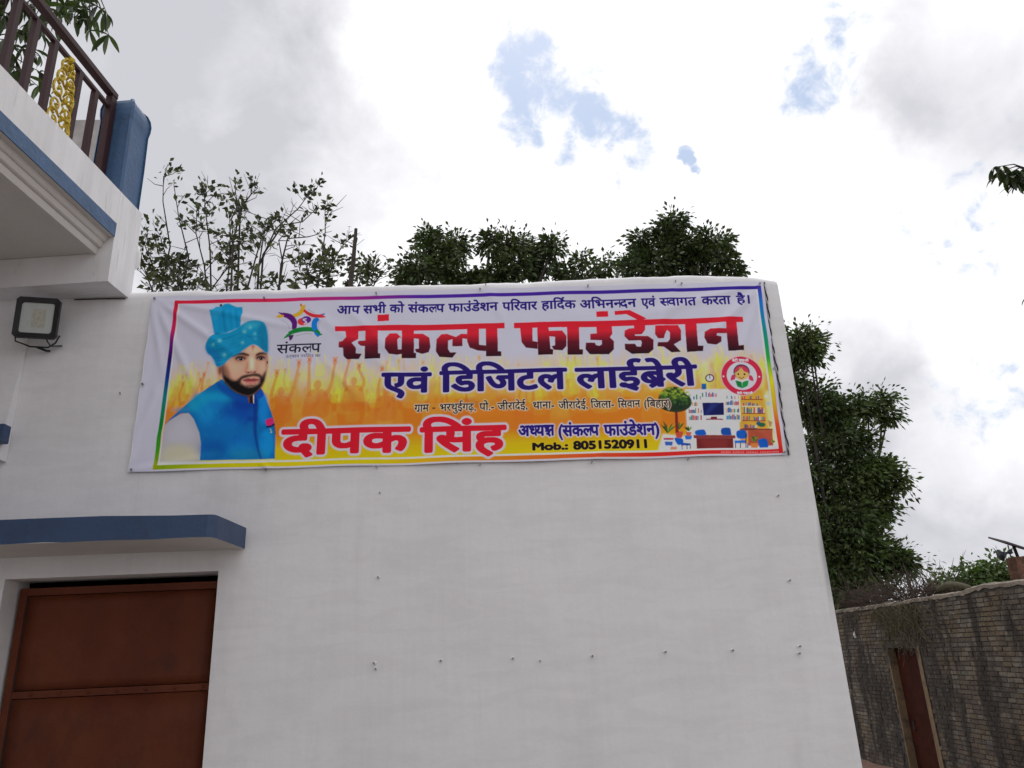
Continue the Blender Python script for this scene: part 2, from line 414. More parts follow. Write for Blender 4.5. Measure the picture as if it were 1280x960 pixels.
    C.poly(smooth(a8((395, 550), (410, 480), (450, 470), (465, 520), (430, 545))), HR, 1, 1); C.poly(smooth(a8((745, 548), (720, 480), (680, 470), (672, 520), (700, 545))), HR, 1, 1)
    C.ell(*a8((560, 420))[0], 10.4, 9.2, DK, 1, 1); C.ell(*a8((560, 425))[0], 9.4, 8.2, HR, 1, 1)
    C.poly(smooth(a8((455, 440), (500, 410), (545, 350), (600, 410), (670, 440), (655, 500), (600, 535), (560, 540), (500, 525))), (222, 160, 100), 1, 1.5)
    for x in (512, 606): C.ell(*a8((x, 455))[0], 1.2, 1.2, (50, 30, 40), 1, .8)
    C.poly(a8(*stroke([(520, 495), (560, 518), (600, 492)], 9)), (110, 40, 50), 1, .6); C.poly(a8(*stroke([(548, 330), (545, 360), (500, 405), (450, 440)], 7)), DK, 1, .6)
    C.poly(a8((465, 545), (565, 570), (575, 665), (500, 640)), (24, 118, 62), 1, 1); C.poly(a8((672, 540), (575, 570), (575, 665), (655, 628)), (36, 134, 74), 1, 1)
    C.poly(a8(*stroke([(470, 542), (540, 548), (572, 572), (600, 548), (668, 536)], 10)), (220, 226, 220), 1, 1)
    # logo --------------------------------------------------------------------------
    pu, bl, gn, rd, yl = (92, 22, 112), (20, 116, 180), (24, 122, 60), (196, 54, 60), (206, 152, 50)
    C.poly(a4(*stroke([(300, 290), (400, 250), (460, 190), (478, 120)], 58, taper=[.9, 1, 1.15, .8])), yl, 1, 1); C.poly(a4((420, 95), (455, 120), (505, 110), (490, 170), (430, 150)), yl, 1, 1); C.poly(a4((430, 88), (450, 105), (450, 130), (425, 130)), (170, 70, 80), 1, 1)
    C.poly(a4(*stroke([(480, 190), (540, 240), (640, 280), (760, 285)], 52, taper=[.7, .9, 1, .9])), rd, 1, 1); C.poly(a4((730, 255), (800, 240), (770, 275), (820, 302), (740, 312)), rd, 1, 1); C.poly(a4((745, 255), (800, 238), (778, 282)), bl, 1, 1)
    C.poly(a4(*stroke([(160, 250), (270, 290), (335, 370), (335, 480)], 84, taper=[.7, 1, 1, .8])), pu, 1, 1); C.poly(a4((80, 215), (180, 232), (200, 300), (160, 270)), pu, 1, 1); C.poly(a4((50, 285), (110, 250), (180, 262), (170, 290), (100, 305)), yl, 1, 1)
    C.poly(a4(*stroke([(700, 320), (650, 360), (640, 440), (680, 540)], 80, taper=[.7, 1, 1, .8])), bl, 1, 1); C.poly(a4((640, 520), (720, 520), (735, 560), (690, 600), (640, 550)), bl, 1, 1)
    C.poly(a4(*stroke([(250, 540), (360, 500), (500, 478), (640, 492), (720, 540)], 62, taper=[.8, 1.05, 1.1, 1, .5])), gn, 1, 1); C.poly(a4((165, 615), (230, 545), (330, 510), (280, 560), (340, 560)), gn, 1, 1); C.poly(a4((700, 530), (765, 560), (715, 575)), gn, 1, 1)
    C.poly(a4(*stroke([(635, 360), (625, 430), (650, 500)], 60)), bl, 1, 1)
    C.poly(a4((250, 570), (330, 560), (300, 625), (265, 650)), (84, 30, 96), 1, 1)
    C.ell(*a4((460, 365))[0], 6.2, 4.6, (196, 60, 60), 1, 1); C.ell(*a4((520, 335))[0], 5.8, 4.4, (96, 40, 130), 1, 1)
    C.poly(a4(*stroke([(520, 320), (470, 335), (520, 370), (480, 400)], 16)), (200, 190, 205), 1, 1)
    for Q in ([(140, 330), (230, 390), (270, 480)], [(730, 350), (700, 420), (710, 500)], [(350, 580), (500, 545), (600, 552)], [(540, 180), (640, 240)]): C.poly(a4(*stroke(Q, 7)), (130, 135, 140), .8, 1)
    word(C, "संकल~प", a4((72, 700))[0], a4((735, 822))[0], (24, 22, 50), (1, 1)); word(C, "उत्थान परिवार का", a4((200, 862))[0], a4((730, 890))[0], (60, 60, 90), (0, 0))
    # portrait ----------------------------------------------------------------------
    C.poly(a2((120, 770), (140, 690), (165, 560), (187, 432), (260, 372), (380, 322), (470, 380), (540, 560), (530, 765)), (158, 156, 162), 1, 2)
    C.poly(smooth(a2((150, 760), (180, 640), (300, 600), (440, 640), (490, 760))), (178, 174, 140), .6, 16)
    C.poly(smooth(a2((190, 560), (230, 450), (330, 380), (400, 420), (440, 560), (300, 590))), (170, 168, 176), .7, 14)
    V = a2((187, 438), (225, 385), (300, 320), (420, 220), (560, 110), (690, 25), (760, 90), (900, 150), (1035, 105), (1062, 150), (1085, 210), (1135, 330), (1160, 420), (1168, 520), (1166, 742), (498, 762), (506, 600), (490, 500), (440, 380), (400, 330), (330, 335), (230, 395))
    C.poly(V, (12, 106, 158), 1, 1.5)
    for x, y, rx, ry, c, al, b in ((600, 190, 24, 7, (24, 140, 176), .95, 12), (480, 260, 13, 9, (28, 142, 172), .95, 11), (560, 330, 12, 14, (24, 132, 178), .9, 14), (640, 260, 10, 6, (20, 118, 172), .8, 10), (840, 330, 20, 14, (12, 70, 150), .8, 18), (900, 240, 16, 8, (10, 62, 140), .8, 10), (700, 420, 22, 12, (16, 112, 170), .7, 20),
                                (620, 640, 18, 10, (10, 82, 150), .7, 18), (850, 600, 18, 14, (16, 108, 170), .7, 18), (1090, 600, 9, 18, (20, 134, 186), .9, 9), (1062, 290, 6, 20, (20, 126, 188), .9, 7), (860, 660, 16, 10, (24, 124, 172), .7, 12), (600, 690, 12, 5, (24, 110, 150), .6, 10), (950, 380, 5, 3, (14, 56, 140), .7, 6),
                                (930, 690, 26, 5, (40, 128, 150), .5, 12), (330, 300, 12, 3, (70, 130, 160), .7, 8)):
        C.ell(*a2((x, y))[0], rx, ry, c, al, b)
    C.poly(a2((1170, 0), (1300, 0), (1300, 742), (1170, 742)), WH, 0)
    C.poly(a2(*stroke([(985, 160), (990, 330), (985, 480), (1010, 640), (1042, 745)], 30, taper=[1.6, 1.4, 1, .6, .4])), (10, 52, 128), .75, 3)
    C.poly(smooth(a2((640, 60), (700, 70), (820, 150), (925, 180), (905, 240), (780, 200), (680, 130))), (12, 76, 150), .8, 5)
    C.poly(smooth(a2((985, 140), (1040, 112), (1062, 170), (1010, 200))), (18, 84, 160), 1, 3)
    for k in range(60):
        x, y = R.uniform(520, 1150), R.uniform(240, 730); C.poly(a2(*stroke([(x, y), (x + R.uniform(-40, 40), y + R.uniform(20, 60))], R.uniform(6, 18))), (34, 136, 186) if k % 2 else (8, 64, 138), R.uniform(.12, .34), R.uniform(2.5, 7))
    # neck and face
    C.poly(a2((912, 165), (968, 150), (978, 240), (930, 238)), (120, 74, 60), 1, 1.5); C.poly(a2((940, 180), (962, 160), (966, 242), (938, 240)), (30, 24, 34), 1, 1.5); C.poly(a2((966, 150), (978, 150), (976, 245), (970, 240)), (196, 196, 204), 1, 1)
    face = a1((600, 740), (660, 690), (760, 630), (880, 560), (980, 520), (1080, 560), (1143, 590), (1150, 700), (1140, 790), (1112, 900), (1065, 985), (1000, 1045), (930, 1062), (850, 1042), (755, 985), (690, 905), (640, 850), (612, 810))
    C.poly(smooth(face), (190, 150, 130), 1, 2)
    C.ell(*a1((880, 640))[0], 14, 10, (190, 152, 130), .7, 14); C.ell(*a1((790, 760))[0], 9, 8, (196, 160, 138), .9, 14); C.ell(*a1((1000, 575))[0], 9, 4, (206, 170, 146), .9, 9); C.ell(*a1((978, 715))[0], 3., 9, (222, 192, 170), .95, 8)
    C.ell(*a1((1098, 755))[0], 3.6, 6, (200, 166, 142), .7, 7); C.ell(*a1((1135, 700))[0], 1.4, 12, (130, 90, 74), .6, 5)
    C.ell(*a1((700, 800))[0], 3.5, 11, (112, 76, 60), .85, 9, rot=-.35); C.ell(*a1((636, 790))[0], 2.6, 7, (150, 108, 90), .95, 4); C.ell(*a1((640, 790))[0], 1.2, 4, (96, 60, 52), .8, 3)
    C.poly(a1(*stroke([(664, 735), (668, 800), (684, 860), (720, 920)], 30, taper=[.5, .8, 1.2, 1.8])), (30, 20, 24), .85, 5)
    # beard: full along the jaw, thinning up the cheeks
    C.poly(smooth(a1((672, 850), (740, 890), (800, 905), (835, 880), (850, 930), (960, 975), (1060, 930), (1085, 860), (1120, 800), (1132, 800), (1112, 900), (1065, 985), (1000, 1045), (930, 1064), (850, 1044), (755, 988), (700, 920))), (22, 16, 22), .96, 5)
    C.poly(smooth(a1((690, 860), (780, 900), (840, 930), (960, 975), (1060, 930), (1100, 870), (1060, 985), (930, 1060), (760, 985))), (18, 13, 19), .9, 9)
    for k in range(160):                                     # hair ends breaking the beard's outline
        u = R.random(); x = 690 + 430 * u; y = 905 + 50 * math.sin(u * 3.1) + R.uniform(-40, 20) - 60 * max(0, u - .75)
        C.poly(a1(*stroke([(x, y), (x + R.uniform(-6, 10), y + 26)], 3.5, n=1)), (24, 16, 20), .3, 1.2)
    C.poly(a1(*stroke([(840, 930), (856, 880), (905, 856), (970, 842), (1020, 838), (1070, 856), (1086, 920)], 34, taper=[1.1, .9, 1, .8, 1, .9, 1.1])), (22, 15, 20), .93, 4)
    C.ell(*a1((965, 955))[0], 5, 1.6, (96, 62, 56), .6, 3)
    C.poly(smooth(a1((882, 895), (925, 878), (952, 876), (970, 882), (992, 875), (1020, 878), (1056, 888), (1020, 902), (965, 908), (915, 904))), (132, 66, 70), 1, 2)
    C.poly(smooth(a1((892, 899), (965, 906), (1048, 892), (1030, 916), (1000, 928), (955, 931), (915, 922))), (176, 104, 104), 1, 2.5); C.ell(*a1((965, 916))[0], 4, 1, (196, 130, 126), .6, 2)
    C.poly(a1(*stroke([(878, 896), (920, 902), (965, 906), (1010, 900), (1060, 888)], 5)), (70, 28, 34), .95, 1.2)
    # nose, eyes, brows
    C.poly(a1(*stroke([(908, 800), (930, 815), (970, 808), (1000, 812), (1025, 800)], 14)), (104, 62, 52), .75, 3.5); C.poly(a1(*stroke([(934, 690), (928, 750), (908, 795)], 22)), (146, 106, 86), .7, 6); C.poly(a1(*stroke([(1016, 700), (1018, 750), (1030, 795)], 12)), (156, 116, 96), .5, 5)
    C.ell(*a1((940, 813))[0], 1.1, .7, (44, 22, 24), 1, 1.4); C.ell(*a1((1010, 809))[0], 1., .6, (44, 22, 24), 1, 1.4)
    C.ell(*a1((860, 658))[0], 8., 4.2, (104, 64, 52), .85, 6, rot=-.1); C.ell(*a1((1070, 652))[0], 6.8, 3.8, (104, 64, 52), .85, 6)
    C.poly(smooth(a1((822, 672), (842, 660), (870, 656), (898, 674), (870, 688), (840, 687))), (150, 134, 130), 1, 2); C.poly(smooth(a1((1036, 665), (1057, 652), (1085, 650), (1108, 664), (1085, 678), (1052, 678))), (150, 134, 130), 1, 2)
    C.ell(*a1((862, 671))[0], 2.2, 1.9, (14, 8, 12), 1, 1.2); C.ell(*a1((1074, 664))[0], 2.2, 1.9, (14, 8, 12), 1, 1.2)
    C.ell(*a1((858, 667))[0], .4, .4, (190, 190, 196), .9, .6); C.ell(*a1((1070, 660))[0], .4, .4, (190, 190, 196), .9, .6)
    C.poly(a1(*stroke([(812, 672), (840, 654), (875, 651), (905, 670)], 11)), (24, 12, 16), 1, 1.6); C.poly(a1(*stroke([(1028, 666), (1055, 648), (1088, 646), (1114, 662)], 11)), (24, 12, 16), 1, 1.6)
    C.poly(a1(*stroke([(768, 650), (825, 620), (890, 614), (948, 632)], 27, taper=[.4, 1, 1, .8])), (22, 13, 17), .92, 3); C.poly(a1(*stroke([(1022, 630), (1060, 611), (1100, 609), (1137, 620)], 25, taper=[.8, 1, 1, .4])), (22, 13, 17), .92, 3)
    C.poly(smooth(a1((975, 522), (1005, 522), (1000, 555), (985, 585), (980, 555))), (150, 70, 60), .6, 3)
    C.ell(*a1((1143, 705))[0], .8, 1.8, (90, 50, 46), 1, 1)
    # turban
    T1, T2, T3 = (14, 138, 176), (10, 104, 152), (52, 166, 192)
    C.poly(a1((530, 150), (560, 155), (600, 120), (650, 118), (690, 90), (735, 84), (780, 105), (820, 122), (880, 120), (885, 180), (865, 240), (860, 330), (700, 400), (590, 410), (575, 380), (545, 220)), T1, 1, 2)
    for i in range(13):
        x = 565 + i * 23 + R.uniform(-8, 8); C.poly(a1(*stroke([(x - 8 + R.uniform(-6, 6), 140 + R.uniform(-10, 30)), (x + R.uniform(-4, 4), 250), (x + 30 - i * 2, 380)], R.uniform(8, 24))), [T2, T3, (6, 84, 132)][i % 3], R.uniform(.15, .5), 5)
    C.poly(smooth(a1((560, 150), (640, 120), (660, 170), (600, 260), (560, 220))), (60, 150, 182), .5, 8)
    C.poly(smooth(a1((640, 100), (660, 88), (664, 110), (645, 118))), (40, 44, 70), 1, 1.5)
    tb = a1((486, 520), (530, 450), (590, 405), (720, 395), (820, 350), (900, 290), (980, 265), (1070, 268), (1120, 300), (1145, 400), (1150, 500), (1143, 605), (1080, 560), (1040, 528), (985, 515), (930, 545), (840, 610), (740, 670), (680, 730), (610, 755), (580, 690), (545, 640), (500, 600))
    C.poly(smooth(tb, 4), (12, 134, 168), 1, 2)
    C.poly(smooth(a1((490, 530), (560, 560), (640, 600), (640, 740), (600, 740), (550, 640), (500, 600))), (10, 98, 150), .7, 8)
    C.poly(smooth(a1((900, 300), (980, 270), (1060, 285), (1100, 340), (1000, 330), (900, 370))), (70, 160, 180), .7, 10); C.poly(smooth(a1((1040, 330), (1130, 330), (1150, 590), (1080, 540))), (10, 116, 148), .8, 8)
    for a in range(16):
        y = a * 15 + R.uniform(-7, 7); C.poly(a1(*stroke([(505 + a * 6, 515 + y * .75), (600, 490 + y * .95), (720, 455 + y), (840, 400 + y * .95 + R.uniform(-8, 8)), (960 + a * 3, 330 + y * .8)], R.uniform(4, 18), taper=[.3, 1, R.uniform(.4, 1), .3])), (50, 150, 178) if a % 2 else (6, 82, 128), R.uniform(.2, .55), R.uniform(1.5, 5))
    for a in range(6):
        C.poly(a1(*stroke([(860 + a * 30, 400 + a * 14), (960 + a * 22, 440), (1030 + a * 18, 520), (1100 + a * 8, 560)], 8)), (12, 96, 136), .35, 3)
    for x, y, r in ((900, 380, 2), (962, 335, 1.8), (1010, 400, 1.7), (880, 495, 1.8), (688, 628, 2.2), (570, 520, 1.8), (1018, 455, 1.1), (640, 480, 2.4)): C.ell(*a1((x, y))[0], r, r, (132, 188, 180), .65, 4.5)
    for k in range(40):
        x = R.uniform(520, 1120); y = R.uniform(320, 640) if x < 900 else R.uniform(300, 480)
        C.ell(*a1((x, y))[0], R.uniform(1, 5), R.uniform(.4, 1.2), (60, 164, 188) if k % 2 else (4, 76, 124), .16, 3, rot=-.4)
    C.poly(a1(*stroke([(575, 380), (590, 405), (640, 400)], 8)), (10, 60, 110), .7, 2)
    C.poly(smooth(a2((1078, 400), (1110, 376), (1145, 380), (1148, 430), (1100, 445))), (190, 46, 110), 1, 1.5); C.poly(a2(*stroke([(1085, 452), (1130, 445), (1160, 425)], 14)), (24, 20, 70), 1, 1.5)
    C.poly(a2(*stroke([(1120, 465), (1135, 500), (1120, 500)], 8)), (170, 180, 150), .8, 1.5); C.poly(a2(*stroke([(1160, 430), (1166, 500), (1166, 520)], 5)), (18, 26, 60), .8, 1.5)
    C.poly(a2((498, 752), (1168, 738), (1168, 790), (498, 790)), (205, 190, 120), 1, 2); C.poly(a2((110, 764), (500, 756), (500, 790), (110, 795)), (176, 176, 172), 1, 2)
    # colour-changing border --------------------------------------------------------
    st = [(0, (178, 34, 60)), (.18, (170, 30, 90)), (.26, (110, 30, 120)), (.36, (40, 24, 96)), (.47, (20, 60, 130)), (.6, (10, 120, 120)), (.75, (16, 122, 50)), (.9, (70, 140, 30)), (1, (150, 150, 20))]
    sr = [(0, (70, 40, 140)), (.1, (20, 110, 180)), (.3, (10, 130, 120)), (.45, (40, 150, 60)), (.58, (180, 180, 30)), (.7, (214, 160, 40)), (.84, (210, 80, 50)), (1, (186, 36, 44))]
    tp = [(0, (178, 34, 60)), (.16, (186, 40, 86)), (.28, (150, 40, 120)), (.42, (80, 40, 140)), (1, (52, 36, 130))]
    bt = [(0, (120, 150, 20)), (.12, (176, 170, 10)), (.35, (196, 170, 16)), (.5, (200, 130, 30)), (.68, (192, 84, 40)), (.8, (188, 44, 44)), (1, (184, 36, 44))]
    bw = 19

    def vg(s): return vgrad([(FY0 + a * (FY1 - FY0), c) for a, c in s])
    def hg(s): f = vgrad([(FX0 + a * (FX1 - FX0), c) for a, c in s]); return lambda X, Y: f(Y, X)
    W4 = (188, 188, 190)
    P4 = lambda x0, y0, x1, y1: [(x0, y0), (x1, y0), (x1, y1), (x0, y1)]
    C.poly(P4(FX0 + bw, FY1 - bw - 9, FX1 - bw, FY1 - bw), W4, 1, 1, px=False)
    C.poly(P4(FX1 - bw - 9, FY0 + bw, FX1 - bw, FY1 - bw), W4, 1, 1, px=False); C.poly(P4(FX0 + bw, FY0 + bw, FX0 + bw + 8, FY1 - bw), W4, .7, 1, px=False)
    C.poly(P4(0, FY1, AW, AH), (172, 171, 182), 1, 1, px=False); C.poly(P4(0, 0, FX0, AH), (172, 171, 182), 1, 1, px=False)
    C.poly(P4(FX0, FY0, FX1, FY0 + bw), hg(tp), 1, 1, px=False); C.poly(P4(FX0, FY1 - bw, FX1, FY1), hg(bt), 1, 1, px=False)
    C.poly(P4(FX0, FY0, FX0 + bw, FY1), vg(st), 1, 1, px=False); C.poly(P4(FX1 - bw, FY0, FX1, FY1), vg(sr), 1, 1, px=False)
    # lettering ---------------------------------------------------------------------
    NV = (46, 30, 116)
    xs = [("आप", 421.6, 450), ("सभी", 454, 482.7), ("को", 487, 505.4), ("संकल~प", 510, 555.8), ("फाउंडेशन", 560, 623), ("परिवार", 627.6, 672), ("हािद`क", 676.3, 720.5), ("अिभनन~दन", 724.5, 796), ("एवं", 800.7, 820), ("स~वागत", 824, 871), ("करता", 875.7, 913.7), ("है।", 919, 937)]
    fix = {"परिवार": "पिरवार"}
    for t, x0, x1 in xs:
        hy = lambda x: 382.5 + (x - 421) * (369.5 - 382.5) / (936 - 421)
        word(C, fix.get(t, t), (x0, hy(x0)), (x1, hy(x1) + 10.8), NV, (2, 2))
    ty = art([a5((42, 132))[0], a5((1045, 112))[0], a6((10, 98))[0], a6((1228, 73))[0]])[:, 1].mean(); by = art([a5((1030, 310))[0], a5((300, 325))[0], a6((215, 270))[0], a6((1236, 249))[0]])[:, 1].mean()
    RG = vgrad([(ty, (192, 34, 54)), (ty + (by - ty) * .3, (182, 40, 58)), (ty + (by - ty) * .62, (100, 24, 44)), (by, (48, 14, 30))])
    RT = lambda X, Y: RG(X, Y)

    b5, b6 = crop(410, 385, 5.565), crop(630, 385, 4.0)
    for P in ([(50, 130), (1228, 102), (1228, 140), (970, 146), (598, 158), (50, 165)], [(345, 50), (425, 46), (425, 92), (345, 95)],
              [(122, 160), (212, 160), (212, 218), (165, 245), (195, 280), (195, 318), (235, 322), (215, 357), (130, 357), (108, 335), (105, 278), (74, 275), (76, 236), (100, 232), (128, 205)], [(210, 232), (264, 228), (264, 268), (232, 268), (210, 252)],
              [(262, 155), (348, 155), (350, 320), (366, 320), (364, 355), (256, 357)],
              [(517, 214), (480, 178), (430, 180), (400, 215), (397, 285), (425, 322), (480, 328), (517, 320), (517, 290), (487, 290), (483, 222), (500, 207)], [(515, 152), (598, 152), (598, 312), (612, 312), (612, 348), (512, 350)],
              [(596, 180), (660, 178), (705, 205), (712, 270), (700, 305), (655, 318), (612, 305), (605, 285), (632, 282), (632, 215), (596, 212)],
              [(860, 190), (830, 178), (790, 180), (755, 215), (750, 300), (775, 338), (865, 345), (895, 308), (850, 308), (835, 285), (835, 225), (865, 215), (865, 265), (935, 265), (935, 210), (970, 216), (970, 180), (925, 178), (890, 200)],
              [(968, 138), (1050, 138), (1050, 255), (1100, 260), (1100, 300), (1040, 295), (985, 275), (968, 230)], [(1097, 136), (1178, 134), (1182, 300), (1206, 300), (1206, 333), (1100, 335)]): C.poly(b5(*P), RT, 1, 1)
    for P in ([(50, 73), (1192, 46), (1195, 72), (400, 95), (50, 100)], [(462, 16), (520, 14), (522, 42), (463, 44)], [(553, 14), (628, 10), (712, 52), (680, 66), (612, 30), (555, 34)],
              [(80, 94), (142, 92), (143, 165), (168, 170), (168, 205), (110, 198), (88, 170)], [(166, 90), (222, 90), (232, 205), (246, 208), (244, 234), (170, 236)], [(220, 115), (290, 113), (312, 140), (312, 190), (292, 212), (250, 210), (238, 192), (255, 188), (255, 145), (220, 142)],
              [(315, 90), (375, 90), (378, 205), (396, 206), (394, 232), (318, 234)], [(462, 88), (540, 86), (542, 128), (530, 145), (550, 165), (550, 205), (525, 230), (430, 230), (408, 205), (410, 172), (455, 172), (460, 184), (478, 188), (490, 180), (490, 160), (432, 158), (432, 128), (465, 125)],
              [(650, 85), (706, 84), (706, 108), (690, 130), (655, 132), (655, 138), (720, 140), (748, 158), (748, 205), (725, 225), (640, 228), (606, 205), (604, 178), (655, 178), (665, 192), (685, 192), (690, 172), (685, 160), (625, 162), (602, 140), (604, 112), (625, 102), (650, 100)],
              [(756, 88), (870, 84), (886, 110), (886, 160), (850, 180), (885, 218), (838, 220), (800, 192), (768, 190), (770, 170), (820, 168), (830, 155), (830, 120), (815, 108), (805, 130), (800, 150), (770, 150), (755, 130)],
              [(905, 78), (962, 76), (970, 190), (996, 190), (994, 216), (915, 220)], [(1112, 105), (1112, 128), (1062, 130), (1060, 140), (1085, 145), (1085, 170), (1060, 185), (1015, 180), (1000, 150), (1003, 120), (1030, 105)], [(1106, 70), (1160, 66), (1172, 190), (1197, 188), (1198, 213), (1120, 216)]): C.poly(b6(*P), RT, 1, 1)
    NV2 = (44, 26, 104); oo = (WH, 8, 3)
    word(C, "एवं", (477, 466), (539.5, 490.5), NV2, (8, 5), oo); word(C, "िडिजटल", (549, 463), (710, 486.5), NV2, (8, 5), oo); word(C, "लाईब/ेरी", (718, 459), (873.7, 482), NV2, (8, 5), oo)
    l4 = [("ग/ाम", 518, 536), ("-", 540.5, 544), ("भरथुईगढ़,", 549.8, 595), ("पो.-", 599, 617.6), ("जीरादेई,", 621.7, 659.3), ("थाना-", 666, 692.8), ("जीरादेई,", 697.5, 735), ("िजला-", 738, 768), ("िसवान", 772, 801), ("(िबहार)", 805, 838.8)]
    for t, x0, x1 in l4:
        hy = lambda x: 505.5 + (x - 518) * (499 - 505.5) / (838 - 518)
        if t == "-": C.poly([(x0, 509.5), (x1, 509.3), (x1, 510.8), (x0, 511)], (60, 40, 50)); continue
        word(C, t, (x0, hy(x0)), (x1, hy(x1) + 9.2), (36, 26, 36), (1, 1), ((205, 185, 170), 3, 2.))
    rr = (WH, 11, 2)
    word(C, "दीपक", (352, 536), (513, 565.3), (190, 30, 52), (10, 7), rr); word(C, "िसंह", (524.5, 533), (634, 563.5), (190, 30, 52), (10, 7), rr)
    o5 = (WH, 6, 2)
    word(C, "अध~यK", (647.5, 532), (693, 545), NV, (3, 3), o5); word(C, "(संकल~प", (697.5, 531.3), (750, 544.5), NV, (3, 3), o5); word(C, "फाउंडेशन)", (754, 530.3), (825, 543.5), NV, (3, 3), o5)
    for t, x0, x1, y0, y1 in (("Mob.:", 665, 710.5, 553.2, 562.2), ("8051520911", 716, 809.5, 550.5, 560)):
        word(C, t, (x0, y0), (x1, y1), (28, 24, 30), (4, 3), ((200, 170, 60), 2, 2.), top=.72, latin=True)
    for k in range(34):                                          # a line of print too small to read
        x = 901 + k * 2.15
        if k in (6, 14, 22): continue
        y = 565.6 - k * .045; C.poly([(x, y - R.uniform(.5, 1.1)), (x + 1.3, y - R.uniform(.4, 1.1)), (x + R.uniform(.9, 1.5), y + .8), (x + .1, y + .8)], (226, 160, 160), .75, 1.2)
    return C.A

# ---------------------------------------------------------------- helpers
def tag(o, label=None, cat=None, group=None, kind=None):
    for k, v in (('label', label), ('category', cat), ('group', group), ('kind', kind)):
        if v: o[k] = v
    return o


def thing(name, label, cat, loc=(0, 0, 0), group=None):
    o = bpy.data.objects.new(name, None); COL.objects.link(o); o.location = tuple(map(float, loc)); o.empty_display_size = .2
    return tag(o, label, cat, group)


def adopt(o, parent):
    if parent is None: return
    o.parent = parent                                    # parts are modelled in world space; only the root Empty has a location
    if parent.parent is None: o.matrix_parent_inverse = Matrix.Translation(-Vector(parent.location))


class MB:
    def __init__(s): s.v, s.f, s.m = [], [], []

    def face(s, pts, mi=0):
        b = len(s.v); s.v += [tuple(map(float, p)) for p in pts]; s.f.append(tuple(range(b, b + len(pts)))); s.m.append(mi)

    def prism(s, A, B, mi=0, caps=True, capmi=None):
        """A and B: matching loops"""
        b = len(s.v); n = len(A); s.v += [tuple(map(float, p)) for p in A] + [tuple(map(float, p)) for p in B]
        for i in range(n): j = (i + 1) % n; s.f.append((b + i, b + j, b + n + j, b + n + i)); s.m.append(mi)
        if caps:
            c = mi if capmi is None else capmi
            s.f += [tuple(range(b + n - 1, b - 1, -1)), tuple(range(b + n, b + 2 * n))]; s.m += [c, c]

    def box(s, x0, y0, z0, x1, y1, z1, mi=0, fr=None):
        fr = fr or (lambda a, b, c: (a, b, c))
        s.prism([fr(x0, y0, z0), fr(x1, y0, z0), fr(x1, y1, z0), fr(x0, y1, z0)], [fr(x0, y0, z1), fr(x1, y0, z1), fr(x1, y1, z1), fr(x0, y1, z1)], mi)

    def tube(s, pts, r, n=6, mi=0, caps=True):
        P = [Vector(tuple(map(float, p))) for p in pts]; rs = r if hasattr(r, '__len__') else [r] * len(P); b = len(s.v); u = None
        for i, p in enumerate(P):
            t = (P[min(i + 1, len(P) - 1)] - P[max(i - 1, 0)]).normalized()
            if u is None: u = t.orthogonal().normalized()
            else: u = (u - t * u.dot(t)); u = u.normalized() if u.length > 1e-6 else t.orthogonal().normalized()
            w = t.cross(u)
            for k in range(n): a = 2 * math.pi * k / n; s.v.append(tuple(p + (u * math.cos(a) + w * math.sin(a)) * rs[i]))
        for i in range(len(P) - 1):
            for k in range(n): q = (k + 1) % n; s.f.append((b + i * n + k, b + i * n + q, b + (i + 1) * n + q, b + (i + 1) * n + k)); s.m.append(mi)
        if caps: s.f += [tuple(range(b + n - 1, b - 1, -1)), tuple(range(b + (len(P) - 1) * n, b + len(P) * n))]; s.m += [mi, mi]

    def build(s, name, mats, parent=None, smooth=False, bevel=0, fix=True):
        me = bpy.data.meshes.new(name); me.from_pydata(s.v, [], s.f)
        for m in (mats if isinstance(mats, (list, tuple)) else [mats]): me.materials.append(m)
        me.polygons.foreach_set('material_index', s.m)
        if smooth: me.polygons.foreach_set('use_smooth', [True] * len(me.polygons))
        me.update(); me.validate()
        if fix:
            import bmesh
            bm = bmesh.new(); bm.from_mesh(me); bmesh.ops.recalc_face_normals(bm, faces=bm.faces)
            if bevel: bmesh.ops.bevel(bm, geom=list(bm.edges), offset=bevel, segments=2, profile=.6, affect='EDGES', clamp_overlap=True)
            bm.to_mesh(me); bm.free()
        o = bpy.data.objects.new(name, me); COL.objects.link(o); adopt(o, parent)
        return o


